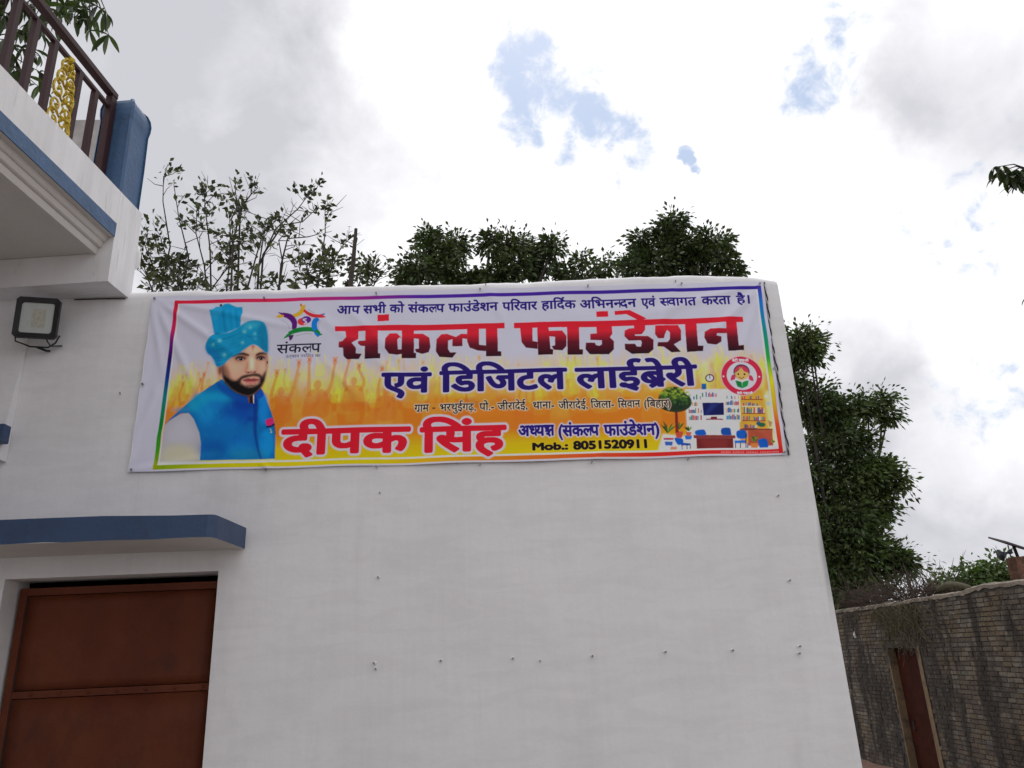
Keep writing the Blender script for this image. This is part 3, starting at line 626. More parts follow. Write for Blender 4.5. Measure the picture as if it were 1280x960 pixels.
def material(name, col, rough=.7, var=.0, vscale=3., col2=None, bump=0., bscale=60., metal=0., spec=.5, stain=None, stretch=None, isl=0., trans=0., fine=0.):
    m = bpy.data.materials.new(name); m.use_nodes = True; t = m.node_tree; b = t.nodes['Principled BSDF']
    g = t.nodes.new('ShaderNodeNewGeometry'); co = g.outputs['Position']
    if stretch:
        mp = t.nodes.new('ShaderNodeMapping'); mp.inputs['Scale'].default_value = stretch; t.links.new(co, mp.inputs[0]); sco = mp.outputs[0]
    else: sco = co
    c = mix_(t, 0., col, col)
    if col2: c = mix_(t, ramp_(t, noise_(t, sco, vscale, 7, .6), .38, .64), c, col2)
    if var: c = mix_(t, 1., c, mix_(t, ramp_(t, noise_(t, co, vscale * 1.7, 6, .65), .3, .7, 0, 1), (1 - var,) * 3, (1 + var * .6,) * 3), 'MULTIPLY')
    if fine: c = mix_(t, 1., c, mix_(t, ramp_(t, noise_(t, co, bscale * 2.2, 4, .7), .3, .7, 0, 1), (1 - fine,) * 3, (1 + fine * .6,) * 3), 'MULTIPLY')
    if stain:
        sc, lo, hi, amt, sc_scale = stain
        c = mix_(t, ramp_(t, noise_(t, sco, sc_scale, 8, .62, .3), lo, hi, 0, amt), c, sc)
    if name == 'white_plaster':                              # roller streaks, faint trowel arcs, thin rain runs
        for scl, s3, amt, lo, hi in (((26, 26, 1.3), 1., .02, .35, .65), ((2.2, 2.2, 9.), 1.3, .045, .4, .62), ((9, 9, .55), 1., .05, .6, .78)):
            mq = t.nodes.new('ShaderNodeMapping'); mq.inputs['Scale'].default_value = scl; t.links.new(co, mq.inputs[0])
            c = mix_(t, 1., c, mix_(t, ramp_(t, noise_(t, mq.outputs[0], s3, 5, .6, .6), lo, hi), (1, 1, 1), (1 - amt, 1 - amt * 1.05, 1 - amt)), 'MULTIPLY')
    if isl: 
        oi = t.nodes.new('ShaderNodeObjectInfo'); r = math_(t, 'FRACT', math_(t, 'ADD', g.outputs['Random Per Island'], oi.outputs['Random']))
        c = mix_(t, 1., c, mix_(t, r, (1 - isl,) * 3, (1 + isl,) * 3), 'MULTIPLY')
    t.links.new(c, b.inputs['Base Color']); b.inputs['Roughness'].default_value = rough; b.inputs['Metallic'].default_value = metal
    b.inputs['Specular IOR Level'].default_value = spec
    if bump:
        bn = t.nodes.new('ShaderNodeBump'); bn.inputs['Strength'].default_value = bump; bn.inputs['Distance'].default_value = .02
        h = math_(t, 'ADD', noise_(t, co, bscale, 6, .6), math_(t, 'MULTIPLY', noise_(t, co, bscale * .12, 4, .5), 2.))
        t.links.new(h, bn.inputs['Height']); t.links.new(bn.outputs[0], b.inputs['Normal'])
    if trans:
        tr = t.nodes.new('ShaderNodeBsdfTranslucent'); t.links.new(mix_(t, 1., c, (1.2, 1.5, .5), 'MULTIPLY'), tr.inputs[0])
        mx = t.nodes.new('ShaderNodeMixShader'); mx.inputs[0].default_value = trans
        t.links.new(b.outputs[0], mx.inputs[1]); t.links.new(tr.outputs[0], mx.inputs[2]); t.links.new(mx.outputs[0], t.nodes['Material Output'].inputs[0])
    return m


WHITE = (.80, .785, .795)
m_white = material('white_plaster', WHITE, .75, .035, 1.2, bump=.07, bscale=22, stain=((.53, .505, .505), .54, .8, .55, 1.3), stretch=(1, 1, .3), fine=.015)
m_fascia = material('streaked_white_fascia', (.80, .785, .795), .6, .05, 2., col2=(.72, .705, .715), bump=.05, bscale=30, stain=((.40, .38, .37), .57, .72, .55, 6.), stretch=(1, 5, .35))
m_cream = material('cream_plaster', (.62, .585, .55), .8, .05, 1.5, bump=.2, bscale=45)
m_blue = material('blue_paint', (.05, .115, .235), .55, .12, 4., bump=.3, bscale=30, stain=((.03, .06, .125), .5, .75, .6, 5.), fine=.05)
m_dblue = material('dark_blue_paint', (.026, .058, .135), .5, .1, 4., bump=.2, bscale=30, stain=((.018, .035, .075), .5, .75, .5, 5.))
m_bluec = m_blue
m_rail = material('brown_painted_steel', (.045, .018, .020), .5, .1, 6., spec=.2)
m_gold = material('gold_paint', (.50, .35, .03), .35, .15, 12., metal=.65, bump=.3, bscale=60)
m_door = material('rusty_brown_door_paint', (.135, .034, .013), .6, .14, 1.6, col2=(.095, .022, .009), spec=.2, bump=.12, bscale=25, stain=((.05, .018, .011), .5, .7, .6, 2.6), stretch=(1, 1, .5), fine=.05)
m_black = material('black_metal', (.012, .012, .014), .4, .1, 10)
m_glass = material('lamp_glass', (.52, .55, .54), .12, .05, 6, spec=.7)
m_led = material('led_chip_board', (.47, .46, .39), .5, .25, 60)
m_steel = material('nail_steel', (.25, .24, .24), .4, .2, 80, metal=.6)
m_putty = material('nail_plaster_chip', (.82, .80, .80), .9, .1, 60)
m_ground = material('dusty_ground', (.21, .18, .145), .95, .2, 1.4, col2=(.16, .14, .115), bump=.5, bscale=12, fine=.12)
m_red = material('red_earth', (.23, .13, .095), .95, .25, 3, bump=.5, bscale=20)
m_grey = material('weathered_grey_plaster', (.42, .40, .39), .9, .12, 3, col2=(.34, .32, .31), bump=.3)
m_mortar = material('old_mortar', (.085, .072, .06), .95, .3, 2.2, col2=(.05, .045, .04), bump=.6, bscale=30, fine=.2)
m_cap = material('mortar_coping', (.33, .28, .22), .95, .25, 4, col2=(.20, .17, .14), bump=.6, bscale=25, fine=.15)
m_jamb = material('ochre_jamb_plaster', (.19, .13, .07), .9, .2, 3, col2=(.22, .15, .09), bump=.4, bscale=20, stain=((.07, .05, .04), .48, .64, .85, 3.))
m_adoor = material('dark_red_brown_door', (.06, .016, .010), .8, .15, 4, col2=(.04, .012, .008), spec=.08)
m_bark = material('tree_bark', (.05, .04, .032), .9, .3, 8, bump=.6, bscale=30)
m_twig = material('dry_twigs', (.075, .052, .04), .9, .3, 8)
m_dry = material('dead_creeper', (.12, .10, .055), .9, .35, 9, col2=(.09, .08, .04), isl=.3)
m_leafA = material('mango_leaf', (.048, .075, .022), .45, .25, 1.2, col2=(.07, .095, .028), isl=.5, trans=.14)
m_leafB = material('shrub_leaf', (.05, .075, .025), .45, .25, 2., col2=(.085, .095, .03), isl=.5, trans=.08)
m_leafC = material('dense_tree_leaf', (.05, .078, .026), .5, .3, .8, col2=(.09, .125, .036), isl=.55, trans=.2)
m_leafD = material('bush_leaf', (.07, .115, .03), .5, .25, .8, col2=(.10, .15, .04), isl=.4, trans=.25)
m_leafE = material('hanging_leaf', (.04, .065, .022), .4, .25, 3., col2=(.06, .085, .03), isl=.5, trans=.22)


def brick_material():
    m = bpy.data.materials.new('old_brick'); m.use_nodes = True; t = m.node_tree; b = t.nodes['Principled BSDF']
    g = t.nodes.new('ShaderNodeNewGeometry'); co = g.outputs['Position']; oi = t.nodes.new('ShaderNodeObjectInfo')
    r = math_(t, 'FRACT', math_(t, 'ADD', g.outputs['Random Per Island'], oi.outputs['Random']))
    cr = t.nodes.new('ShaderNodeValToRGB'); e = cr.color_ramp.elements; cr.color_ramp.interpolation = 'LINEAR'
    e[0].position = 0; e[0].color = (.078, .064, .056, 1); e[1].position = 1; e[1].color = (.155, .138, .118, 1)
    for p, c in ((.3, (.092, .075, .064)), (.55, (.115, .092, .068)), (.72, (.095, .09, .082)), (.88, (.135, .115, .092))): x = e.new(p); x.color = (*c, 1)
    t.links.new(r, cr.inputs[0]); c = cr.outputs[0]
    c = mix_(t, ramp_(t, noise_(t, co, 1.1, 6, .6, .3), .47, .70, 0, .7), c, (.15, .105, .056))        # ochre bloom
    mp = t.nodes.new('ShaderNodeMapping'); mp.inputs['Scale'].default_value = (1, 1.6, .42); t.links.new(co, mp.inputs[0])
    c = mix_(t, ramp_(t, noise_(t, mp.outputs[0], 1.5, 7, .6, .4), .46, .6, 0, .88), c, (.034, .03, .028))   # black algae running down
    c = mix_(t, ramp_(t, noise_(t, co, 5.5, 6, .65), .58, .74, 0, .5), c, (.19, .175, .155))            # lime bloom
    c = mix_(t, 1., c, mix_(t, ramp_(t, noise_(t, co, 40, 5, .7), .3, .7), (.9, .9, .9), (1.7, 1.66, 1.6)), 'MULTIPLY')
    t.links.new(c, b.inputs['Base Color']); b.inputs['Roughness'].default_value = .95; b.inputs['Specular IOR Level'].default_value = .15
    bn = t.nodes.new('ShaderNodeBump'); bn.inputs['Strength'].default_value = .8; bn.inputs['Distance'].default_value = .015
    t.links.new(noise_(t, co, 35, 6, .65), bn.inputs['Height']); t.links.new(bn.outputs[0], b.inputs['Normal'])
    return m


m_brick = brick_material()

# ---------------------------------------------------------------- ground
D = 4.3
g_ = MB(); xs = [-400, -60, -20, -8, -4, 0, 2, 4, 6, 8, 12, 30, 90, 400]; ys = [-400, -60, -15, -5, 0, 3, 6, 7, 8, 9, 10, 12, 16, 22, 40, 120, 600]
gz = lambda y: 0 if y < 6 else (-.7 if y > 10 else -.7 * (y - 6) / 4)
for i in range(len(xs) - 1):
    for j in range(len(ys) - 1):
        a, b, c, d = xs[i], xs[i + 1], ys[j], ys[j + 1]; g_.face([(a, c, gz(c)), (b, c, gz(c)), (b, d, gz(d)), (a, d, gz(d))])
tag(g_.build('ground', m_ground, fix=False), kind='structure')

# ---------------------------------------------------------------- the white house: wall, roof, canopy, balcony
house = thing('white_house', 'white plastered house wall with blue painted canopy and balcony, carrying the banner', 'house', (0, D, 0))
XR = 1.923
tops = [(165, 361), (240, 358.5), (330, 357), (480, 352), (600, 350), (700, 346.5), (804, 341), (870, 338.5), (920, 341), (955, 342.5), (970, 345)]
TX = [onY(x, y, D)[0] for x, y in tops]; TZ = [onY(x, y, D)[2] for x, y in tops]
DX0, DX1, DZ = -2.53, -1.412, 2.150
xs = sorted(set([-7, -6, -5, -4.5, -4, -3.5, -3.2, -3, -2.8, DX0, DX1, XR] + [round(DX0 + k * (DX1 - DX0) / 8, 4) for k in range(9)] + [round(DX1 + k * .045, 4) for k in range(1, 74)]))
xs = [x for x in xs if x <= XR]
if XR - xs[-2] < .02: xs.pop(-2)
rg = random.Random(3); jit = [rg.uniform(-1, 1) for _ in range(400)]


def vnoise(u, seed=0): k = math.floor(u); f = u - k; f = f * f * (3 - 2 * f); a, b = jit[(k * 7 + seed * 31) % 400], jit[((k + 1) * 7 + seed * 31) % 400]; return a + (b - a) * f


def ztop(x): return float(np.interp(x, TX, TZ)) + .006 * vnoise(x * 9) + .003 * vnoise(x * 31, 2)
def profile(x):                                            # front plane up and over the rounded parapet
    z = ztop(x); zc = z - .06 + .008 * vnoise(x * 5, 1)
    edge = -.0 if x < XR - .01 else 0
    return [(D, zc), (D + .006, zc + .022), (D + .028, z - .018), (D + .05, z - .004), (D + .08, z), (D + .2, z + .003), (D + .23, z - .02), (D + .24, z - .06)]


wl = MB(); zrows = [-1.2, 0, .5, 1., 1.5, DZ]
for a, b in zip(xs[:-1], xs[1:]):
    door = a >= DX0 - 1e-6 and b <= DX1 + 1e-6
    if not door:
        for z0, z1 in zip(zrows[:-1], zrows[1:]): wl.face([(a, D, z0), (b, D, z0), (b, D, z1), (a, D, z1)]); wl.face([(a, D + .24, z0), (b, D + .24, z0), (b, D + .24, z1), (a, D + .24, z1)])
    else: wl.face([(a, D, DZ), (b, D, DZ), (b, D + .24, DZ), (a, D + .24, DZ)])
    pa, pb = profile(a), profile(b); zz = [DZ, 2.6, 3.1, 3.5]
    for z0, z1 in zip(zz[:-1], zz[1:]): wl.face([(a, D, z0), (b, D, z0), (b, D, z1), (a, D, z1)])
    wl.face([(a, D, 3.5), (b, D, 3.5), (b, *pb[0]), (a, *pa[0])])
    for k in range(len(pa) - 1): wl.face([(a, *pa[k]), (b, *pb[k]), (b, *pb[k + 1]), (a, *pa[k + 1])])
    wl.face([(a, *pa[-1]), (b, *pb[-1]), (b, D + .24, DZ), (a, D + .24, DZ)])
for x in (DX0, DX1): wl.face([(x, D, -1.2), (x, D, DZ), (x, D + .24, DZ), (x, D + .24, -1.2)])
for x in (-7, XR): wl.face([(x, D, -1.2), (x, D, DZ)] + [(x, *p) for p in profile(x)] + [(x, D + .24, DZ), (x, D + .24, -1.2)])
o = wl.build('wall', m_white, house, fix=False)
import bmesh
bm = bmesh.new(); bm.from_mesh(o.data); bmesh.ops.remove_doubles(bm, verts=bm.verts, dist=1e-4); bmesh.ops.recalc_face_normals(bm, faces=bm.faces)
for f in bm.faces: f.smooth = True
bm.to_mesh(o.data); bm.free(); wall = o
try: wall.data.set_sharp_from_angle(angle=math.radians(50))
except Exception: pass
b = MB()                                                   # side and back walls, set inside the front wall's ends
b.box(XR - .245, D + .243, -1.2, XR - .003, 9.4, 3.70); b.box(-6.99, D + .243, -1.2, -6.75, 9.4, 3.70); b.box(-6.747, 9.16, -1.2, XR - .248, 9.4, 3.70)
b.build('side_wall', m_white, house)
b = MB(); b.box(-6.745, D + .245, 3.46, XR - .25, 9.155, 3.60); b.build('roof', m_grey, house)

# nails and chipped spots in the wall
NAILS = [(473, 722, 1), (986, 726, 1), (475, 616, .6), (972, 620, .8), (468, 829, 1.1), (470, 836, .9), (551, 826, 1), (641, 823, 1), (675, 826, .7), (740, 820, 1), (831, 815, 1), (915, 813, 1), (999, 808, .9), (998, 817, 1), (151, 492, .7), (607, 356, .6), (844, 352, .6)]
for k, (px, py, s) in enumerate(NAILS):
    p = onY(px, py, D); n = MB(); s *= .85
    if py > 360:
        n.prism([(p[0] + .013 * s * math.cos(a) * rg.uniform(.6, 1.2), D + .001, p[2] + .011 * s * math.sin(a) * rg.uniform(.6, 1.2)) for a in np.linspace(0, 5.5, 8)],
                [(p[0] + .008 * s * math.cos(a), D - .004, p[2] + .007 * s * math.sin(a)) for a in np.linspace(0, 5.5, 8)], 1)
    dn = .012 * s
    n.tube([(p[0], D + .002, p[2]), (p[0], D - .022 * s, p[2] + .002), (p[0] + .002, D - .024 * s, p[2] - .004)], .0032, 6); n.tube([(p[0], D - .024 * s, p[2] + .001), (p[0], D - .027 * s, p[2] + .001)], .0065 * s, 8)
    n.build('nail', [m_steel, m_putty], wall)

# canopy over the door
zb, zt = 2.263, 2.378
c = MB(); pl = [(-6.5, D), (-6.5, 3.855)]
nc = 60
for k in range(nc + 1): x = -6.5 + k * (6.5 - 1.34) / nc; pl.append((x, 3.855 + .004 * vnoise(x * 6, 5)))
pl += [(-1.325, 3.862), (-1.312, 3.878), (-1.306, 3.91), (-1.292, 4.1), (-1.28, D - .001)]
pl[0] = (-6.5, D - .001)
zt_ = lambda x: zt + .006 * vnoise(x * 7, 6) + .003 * vnoise(x * 25, 7); zb_ = lambda x: zb + .004 * vnoise(x * 8, 8)
A = [(x, y, zb_(x)) for x, y in pl]; B = [(x, y, zt_(x)) for x, y in pl]; bb = len(c.v); c.v += A + B; n_ = len(pl)
for i in range(1, n_ - 1): c.f.append((i, i + 1, n_ + i + 1, n_ + i)); c.m.append(1)
c.f += [tuple(range(n_ - 1, -1, -1)), tuple(range(n_, 2 * n_)), (0, 1, n_ + 1, n_)]; c.m += [0, 1, 1]
tag(c.build('canopy', [m_cream, m_dblue], house), 'blue edged canopy slab above the door')

# steel door in its recess
door_y = D + .13; dz = onY(150, 731, door_y)[2]
x0, x1 = onY(26, 735, door_y)[0], DX1 - .004; fwid = .04
zr = onY(130, 864, door_y)[2]
f = MB(); fz = dz
for q in ((x0, 0.02, x0 + fwid, fz), (x1 - fwid, .02, x1, fz), (x0 + fwid, fz - fwid, x1 - fwid, fz), (x0 + fwid, .02, x1 - fwid, .08)): f.box(q[0], door_y, q[1], q[2], door_y + .04, q[3])
d = tag(f.build('door', m_door, house, bevel=.003), 'reddish brown steel door with riveted cross rail')
for z0, z1 in ((zr + .02, fz - fwid - .003), (.083, zr - .022)):
    pm = MB(); nx, nz = 14, 10; X0, X1 = x0 + fwid + .003, x1 - fwid - .003
    P = lambda i, j: (X0 + (X1 - X0) * i / nx, door_y + .008 + .004 * vnoise(i * .5 + j * .9, 9) * math.sin(math.pi * i / nx) * math.sin(math.pi * j / nz), z0 + (z1 - z0) * j / nz)
    for i in range(nx):
        for j in range(nz): pm.face([P(i, j), P(i + 1, j), P(i + 1, j + 1), P(i, j + 1)])
    o = pm.build('panel', m_door, d, fix=False)
    bm = bmesh.new(); bm.from_mesh(o.data); bmesh.ops.remove_doubles(bm, verts=bm.verts, dist=1e-5)
    r_ = bmesh.ops.extrude_face_region(bm, geom=list(bm.faces)); bmesh.ops.translate(bm, vec=(0, .012, 0), verts=[v for v in r_['geom'] if isinstance(v, bmesh.types.BMVert)])
    bmesh.ops.recalc_face_normals(bm, faces=bm.faces)
    for q in bm.faces: q.smooth = abs(q.normal.y) > .8
    bm.to_mesh(o.data); bm.free()
f = MB(); f.box(x0 + fwid, door_y + .002, zr - .019, x1 - fwid, door_y + .03, zr + .017); ro = f.build('cross_rail', m_door, d, bevel=.003)
for k in range(7):
    x = x0 + .14 + k * .148; f = MB(); f.tube([(x, door_y + .003, zr), (x, door_y - .003, zr), (x, door_y - .005, zr)], [.009, .008, .004], 8); f.build('rivet', m_door, d, smooth=True)
f = MB(); f.box(x0 + fwid + .001, door_y + .006, .08, x0 + fwid + .006, door_y + .0135, fz - fwid); f.build('seam', m_black, d)

# balcony: everything measured in a frame along its own edge
P0 = onY(160, 372, D); Bd = ray(700, 824).copy(); Bd[2] = 0; Bd /= np.linalg.norm(Bd); nB = np.array([Bd[1], -Bd[0], 0.])
def bp(t, o, z): q = P0 - Bd * t + nB * o; return (q[0], q[1], z)
def bt(px, py, off=0.): q = onP(px, py, P0 + nB * off, nB); return float(np.dot(P0 - q, Bd)), float(q[2])
tB = bt(135, 348)[0]; zBb = P0[2]; zF = bt(80, 172)[1]; T1 = 5.2
zS = bt(70, 225)[1]; zBt = bt(70, 207)[1]; zS = 4.085; zFt = 4.40
zC = 3.98
b = MB(); n_ = 14                                          # end beam along the wall, its end slightly ragged
b.prism([bp(-.03, -.101, zBb), bp(tB, -.101, zBb), bp(tB, -3.4, zBb), bp(-.03, -3.4, zBb)], [bp(-.03, -.101, zC + .003), bp(tB, -.101, zC + .003), bp(tB, -3.4, zC + .003), bp(-.03, -3.4, zC + .003)])
kk = 12; ed = [(tB + (-.03 - tB) * i / kk) for i in range(kk + 1)]
lo = [bp(-.03, -.1, zBb)] + [bp(tB, -.1, zBb)] + [bp(u, .0015 * vnoise(u * 40, 3), zBb) for u in ed]; hi = [(p[0], p[1], zFt) for p in lo]
b.prism(lo, hi)
b.build('beam', m_fascia, house)
b = MB(); b.box(-.03, -3.4, zC + .006, T1, -.105, zFt - .06, fr=lambda a, c_, z: bp(a, c_, z)); b.build('balcony_slab', m_cream, house)
b = MB(); b.box(tB + .0, -.10, zS + .033, T1, 0, zFt, fr=lambda a, c_, z: bp(a, c_, z)); b.build('fascia', m_fascia, house)
b = MB(); prof = [(-.001, zS + .03), (-.001, zS), (-.034, zS), (-.036, zS - .006), (-.042, zS - .024), (-.050, zS - .032), (-.058, zS - .034), (-.060, zS - .044), (-.066, zS - .062), (-.074, zS - .068), (-.084, zS - .070), (-.086, zS - .085), (-.092, zC - .004), (-.12, zC - .006), (-.12, zC + .004), (-.104, zC + .005), (-.104, zS + .03)]
b.prism([bp(tB + .002, o_, z_) for o_, z_ in prof], [bp(T1, o_, z_) for o_, z_ in prof]); b.build('cornice_moulding', m_cream, house)
b = MB(); b.box(tB + .002, .0, zS + .001, T1, .006, zBt, fr=lambda a, c_, z: bp(a, c_, z)); b.build('blue_band', m_blue, house)
b = MB(); q = bp(-.03, .0, 4.10)
b.tube([bp(-.035, -.02, 4.2), bp(-.05, -.015, 4.12), bp(-.055, -.02, 4.06), bp(-.03, -.03, 3.99)], [.012, .03, .034, .012], 8); b.build('plaster_lump', m_white, house, smooth=True)
# unseen wing wall carrying the slab, moved in close to darken the left side
b = MB(); b.box(-4.6, -2.0, -1.0, -3.36, D - .003, 3.97); b.build('shading_wing_wall', m_white, house)
b = MB(); q = onY(91, 150, 6.6); b.box(q[0], 6.6, 3.72, onY(134, 150, 6.6)[0], 6.8, q[2]); b.build('roof_parapet', m_grey, house)
# blue corner post with rounded cap
t0, t1 = -.02, .205; w0, w1 = -.225, -.012; zc = 5.075; pst = MB()
def ring(k, z): c0, c1 = (t0 + t1) / 2, (w0 + w1) / 2; ht, hw = (t1 - t0) / 2 * k, (w1 - w0) / 2 * k; ch = .012; return [bp(c0 + a * ht - sa * ch, c1 + e * hw - se * ch, z) for a, e, sa, se in ((-1, -1, -1, 0), (-1, -1, 0, -1), (1, -1, 0, -1), (1, -1, 1, 0), (1, 1, 1, 0), (1, 1, 0, 1), (-1, 1, 0, 1), (-1, 1, -1, 0))]
L = [ring(1, zFt + .001), ring(1.01, 4.7), ring(.99, zc - .12), ring(1.045, zc - .075), ring(1.06, zc - .03), ring(1.0, zc + .012), ring(.86, zc + .045), ring(.62, zc + .062), ring(.3, zc + .07)]
for a_, b_ in zip(L[:-1], L[1:]): pst.prism(a_, b_, caps=False)
pst.face(L[-1]); pst.face(L[0])
pst.build('corner_post', m_blue, house)

# railing
ro_ = -.065
Yt = bp(t1, 0, 0)[1]; q1 = onY(146.5, 117, Yt); q2 = onY(137, 132, Yt)
ro_ = float(np.dot(q1 - np.array(bp(t1, 0, 0)), nB)) - .02; zR1 = q1[2] - .02; zR2 = q2[2] - .035; print('rail', ro_, zR1, zR2)
r_ = MB()
for z, h, w in ((zR1, .019, .024), (zR2, .011, .014)): r_.box(t1 + .0, ro_ - w, z - h, T1, ro_ + w, z + h, fr=lambda a, c_, z: bp(a, c_, z))
tp = onP(132, 162, P0 + nB * ro_, nB); tp = float(np.dot(P0 - tp, Bd)); r_.box(t1 + .004, ro_ - .022, zFt + .001, t1 + .054, ro_ + .022, zR1 - .025, fr=lambda a, c_, z: bp(a, c_, z))
rail = tag(r_.build('railing', m_rail, house, bevel=.002), 'dark brown steel balcony railing with a gold ornament')
tb = [float(np.dot(P0 - onP(x, y, P0 + nB * ro_, nB), Bd)) for x, y in ((113, 150), (93, 127), (62, 87), (39, 60), (14, 40))]
stp = tb[-1] - tb[-2]
while tb[-1] < T1 - .3: tb.append(tb[-1] + stp)
for t in tb:
    q = MB(); q.box(t - .017, ro_ - .016, zFt + .001, t + .017, ro_ + .016, zR2 - .013, fr=lambda a, c_, z: bp(a, c_, z)); q.build('bar', m_rail, rail)
# gold scroll ornament between two bars: mirrored C-scrolls, leaves and a crown bud
def ornament(tc, z0, z1):
    q = MB(); H = z1 - z0; w = .098; P = lambda a, z, dep=0: bp(tc + a * w, ro_ + .014 + dep, z0 + z * H)
    def spiral(cx, cz, r0, turns, a0, sg, sq=1.):
        n = 22; pts = []; rr = []
        for i in range(n):
            u = i / (n - 1); an = a0 + sg * turns * 2 * math.pi * u; rad = r0 * (1 - .82 * u)
            pts.append(P(cx + math.cos(an) * rad, cz + math.sin(an) * rad * .24 * sq, .012 * u)); rr.append(.0085 * (1 - .4 * u))
        q.tube(pts, rr, 6)
        c = pts[-1]; q.tube([np.array(c) - nB * .008, np.array(c) + nB * .012], [.009, .006], 8)
    for sg in (-1, 1):
        spiral(sg * .55, .18, .5, 1.35, math.pi * (.5 if sg > 0 else .5), -sg); spiral(sg * .5, .36, .42, 1.2, -math.pi / 2, sg)
        spiral(sg * .5, .55, .48, 1.3, math.pi / 2, -sg); spiral(sg * .42, .72, .38, 1.2, -math.pi / 2, sg); spiral(sg * .3, .86, .3, 1.1, math.pi / 2, -sg)
        for cz, a, l in ((.08, .5, .5), (.27, .95, .55), (.46, .9, .6), (.64, .8, .5), (.8, .6, .5), (.93, .4, .45)):
            q.tube([P(0, cz), P(sg * a * .5, cz + .05 * l, .012), P(sg * a * .9, cz + .03, .006), P(sg * a, cz - .03)], [.004, .010, .008, .002], 6)
    for k in range(9):
        cz = .05 + k * .105; q.tube([P(0, cz - .05), P(0, cz, .022), P(0, cz + .05, .004)], [.004, .011 if k % 2 else .017, .004], 8)
    q.tube([P(0, .95), P(0, 1.0, .01), P(0, 1.05)], [.016, .022, .002], 8); q.tube([P(0, -.02), P(0, .05)], [.004, .02], 8)
    return q
ornament((tb[1] + tb[2]) / 2, zFt + .04, zR2 - .02).build('ornament', m_gold, rail, smooth=True)
if len(tb) > 8: ornament((tb[6] + tb[7]) / 2, zFt + .04, zR2 - .02).build('ornament', m_gold, rail, smooth=True)

# tapered plaster panel left of the lamp, with its blue bracket
q = MB(); a_ = onY(38, 430, D); e_ = onY(5, 578, D); px_ = -2.632
q.prism([(px_, D - .001, e_[2]), (-3.35, D - .001, e_[2]), (-3.35, D - .085, e_[2]), (px_ - .0, D - .085, e_[2])], [(px_, D - .001, 3.60), (-3.35, D - .001, 3.60), (-3.35, D - .006, 3.60), (px_, D - .006, 3.60)])
q.build('plaster_panel', m_white, house, bevel=.004)
q = MB(); g0 = onY(0, 532, D - .1); g1 = onY(7, 554, D - .1); q.box(-3.1, D - .14, g1[2], g1[0], D - .072, g0[2]); q.build('window_bracket', m_dblue, house, bevel=.006)

# ---------------------------------------------------------------- flood lamp
LC = onY(47.5, 398.5, D - .13)
lamp = thing('flood_lamp', 'black square LED flood lamp on the wall under the balcony beam', 'flood lamp', (LC[0], D, LC[2]))
Rl = Matrix.Translation(Vector(tuple(LC))) @ Matrix.Rotation(math.radians(9), 4, 'Z') @ Matrix.Rotation(math.radians(7), 4, 'X') @ Matrix.Rotation(math.radians(1.5), 4, 'Y') @ Matrix.Scale(.9, 4)
lf = lambda a, b_, c_: tuple(Rl @ Vector((a, b_, c_)))
q = MB(); hw, hh, iw, ih = .128, .135, .098, .102
def rr(w, h, y, c=.018): return [lf(x, y, z) for x, z in ((-w + c, -h), (w - c, -h), (w, -h + c), (w, h - c), (w - c, h), (-w + c, h), (-w, h - c), (-w, -h + c))]
q.prism(rr(hw, hh, -.03), rr(hw, hh, .0), caps=False); q.prism(rr(hw, hh, -.03), rr(iw, ih, -.026, .012), caps=False); q.prism(rr(iw, ih, -.026, .012), rr(iw, ih, -.012, .012), caps=False)
q.prism(rr(hw, hh, 0), rr(hw * .8, hh * .8, .028), caps=False); q.face(rr(hw * .8, hh * .8, .028))
for k in range(7): x = -.08 + k * .0267; q.prism([lf(x - .003, .028, -.09), lf(x + .003, .028, -.09), lf(x + .003, .028, .09), lf(x - .003, .028, .09)], [lf(x - .003, .045, -.08), lf(x + .003, .045, -.08), lf(x + .003, .045, .08), lf(x - .003, .045, .08)])
q.build('housing', m_black, lamp)
q = MB(); q.prism(rr(iw - .001, ih - .001, -.017, .012), rr(iw - .001, ih - .001, -.013, .012)); gl = q.build('glass', m_glass, lamp)
q = MB(); q.prism([lf(x, -.0185, z) for x, z in ((-.028, -.062), (.05, -.062), (.05, .062), (-.028, .062))], [lf(x, -.0172, z) for x, z in ((-.028, -.062), (.05, -.062), (.05, .062), (-.028, .062))]); q.build('led_board', m_led, lamp)
q = MB(); q.tube([lf(-.125, .015, -.10), lf(-.12, .02, -.15), lf(-.04, .05, -.175), lf(.06, .06, -.172), lf(.115, .02, -.15), lf(.135, .015, -.10)], .005, 6)
q.tube([lf(0, .05, -.176), (LC[0] + .02, D - .03, LC[2] - .16), (LC[0] + .02, D - .002, LC[2] - .15)], .008, 6); q.build('bracket', m_black, lamp)
q = MB(); q.tube([lf(.03, .04, -.06), lf(.05, .06, -.13), lf(.07, .07, -.16), (LC[0] + .09, D - .004, LC[2] - .12)], .0045, 6)
q.build('cable_and_gap_shadow', m_black, lamp); q = MB(); q.tube([(LC[0] + .12, D - .006, zBb - .008), (LC[0] + .3, D - .005, zBb - .007), (LC[0] + .42, D - .006, zBb - .009)], .0035, 5); q.build('cable_and_gap_shadow', m_black, lamp)  # second tube is a dark line standing in for the gap shadow under the beam

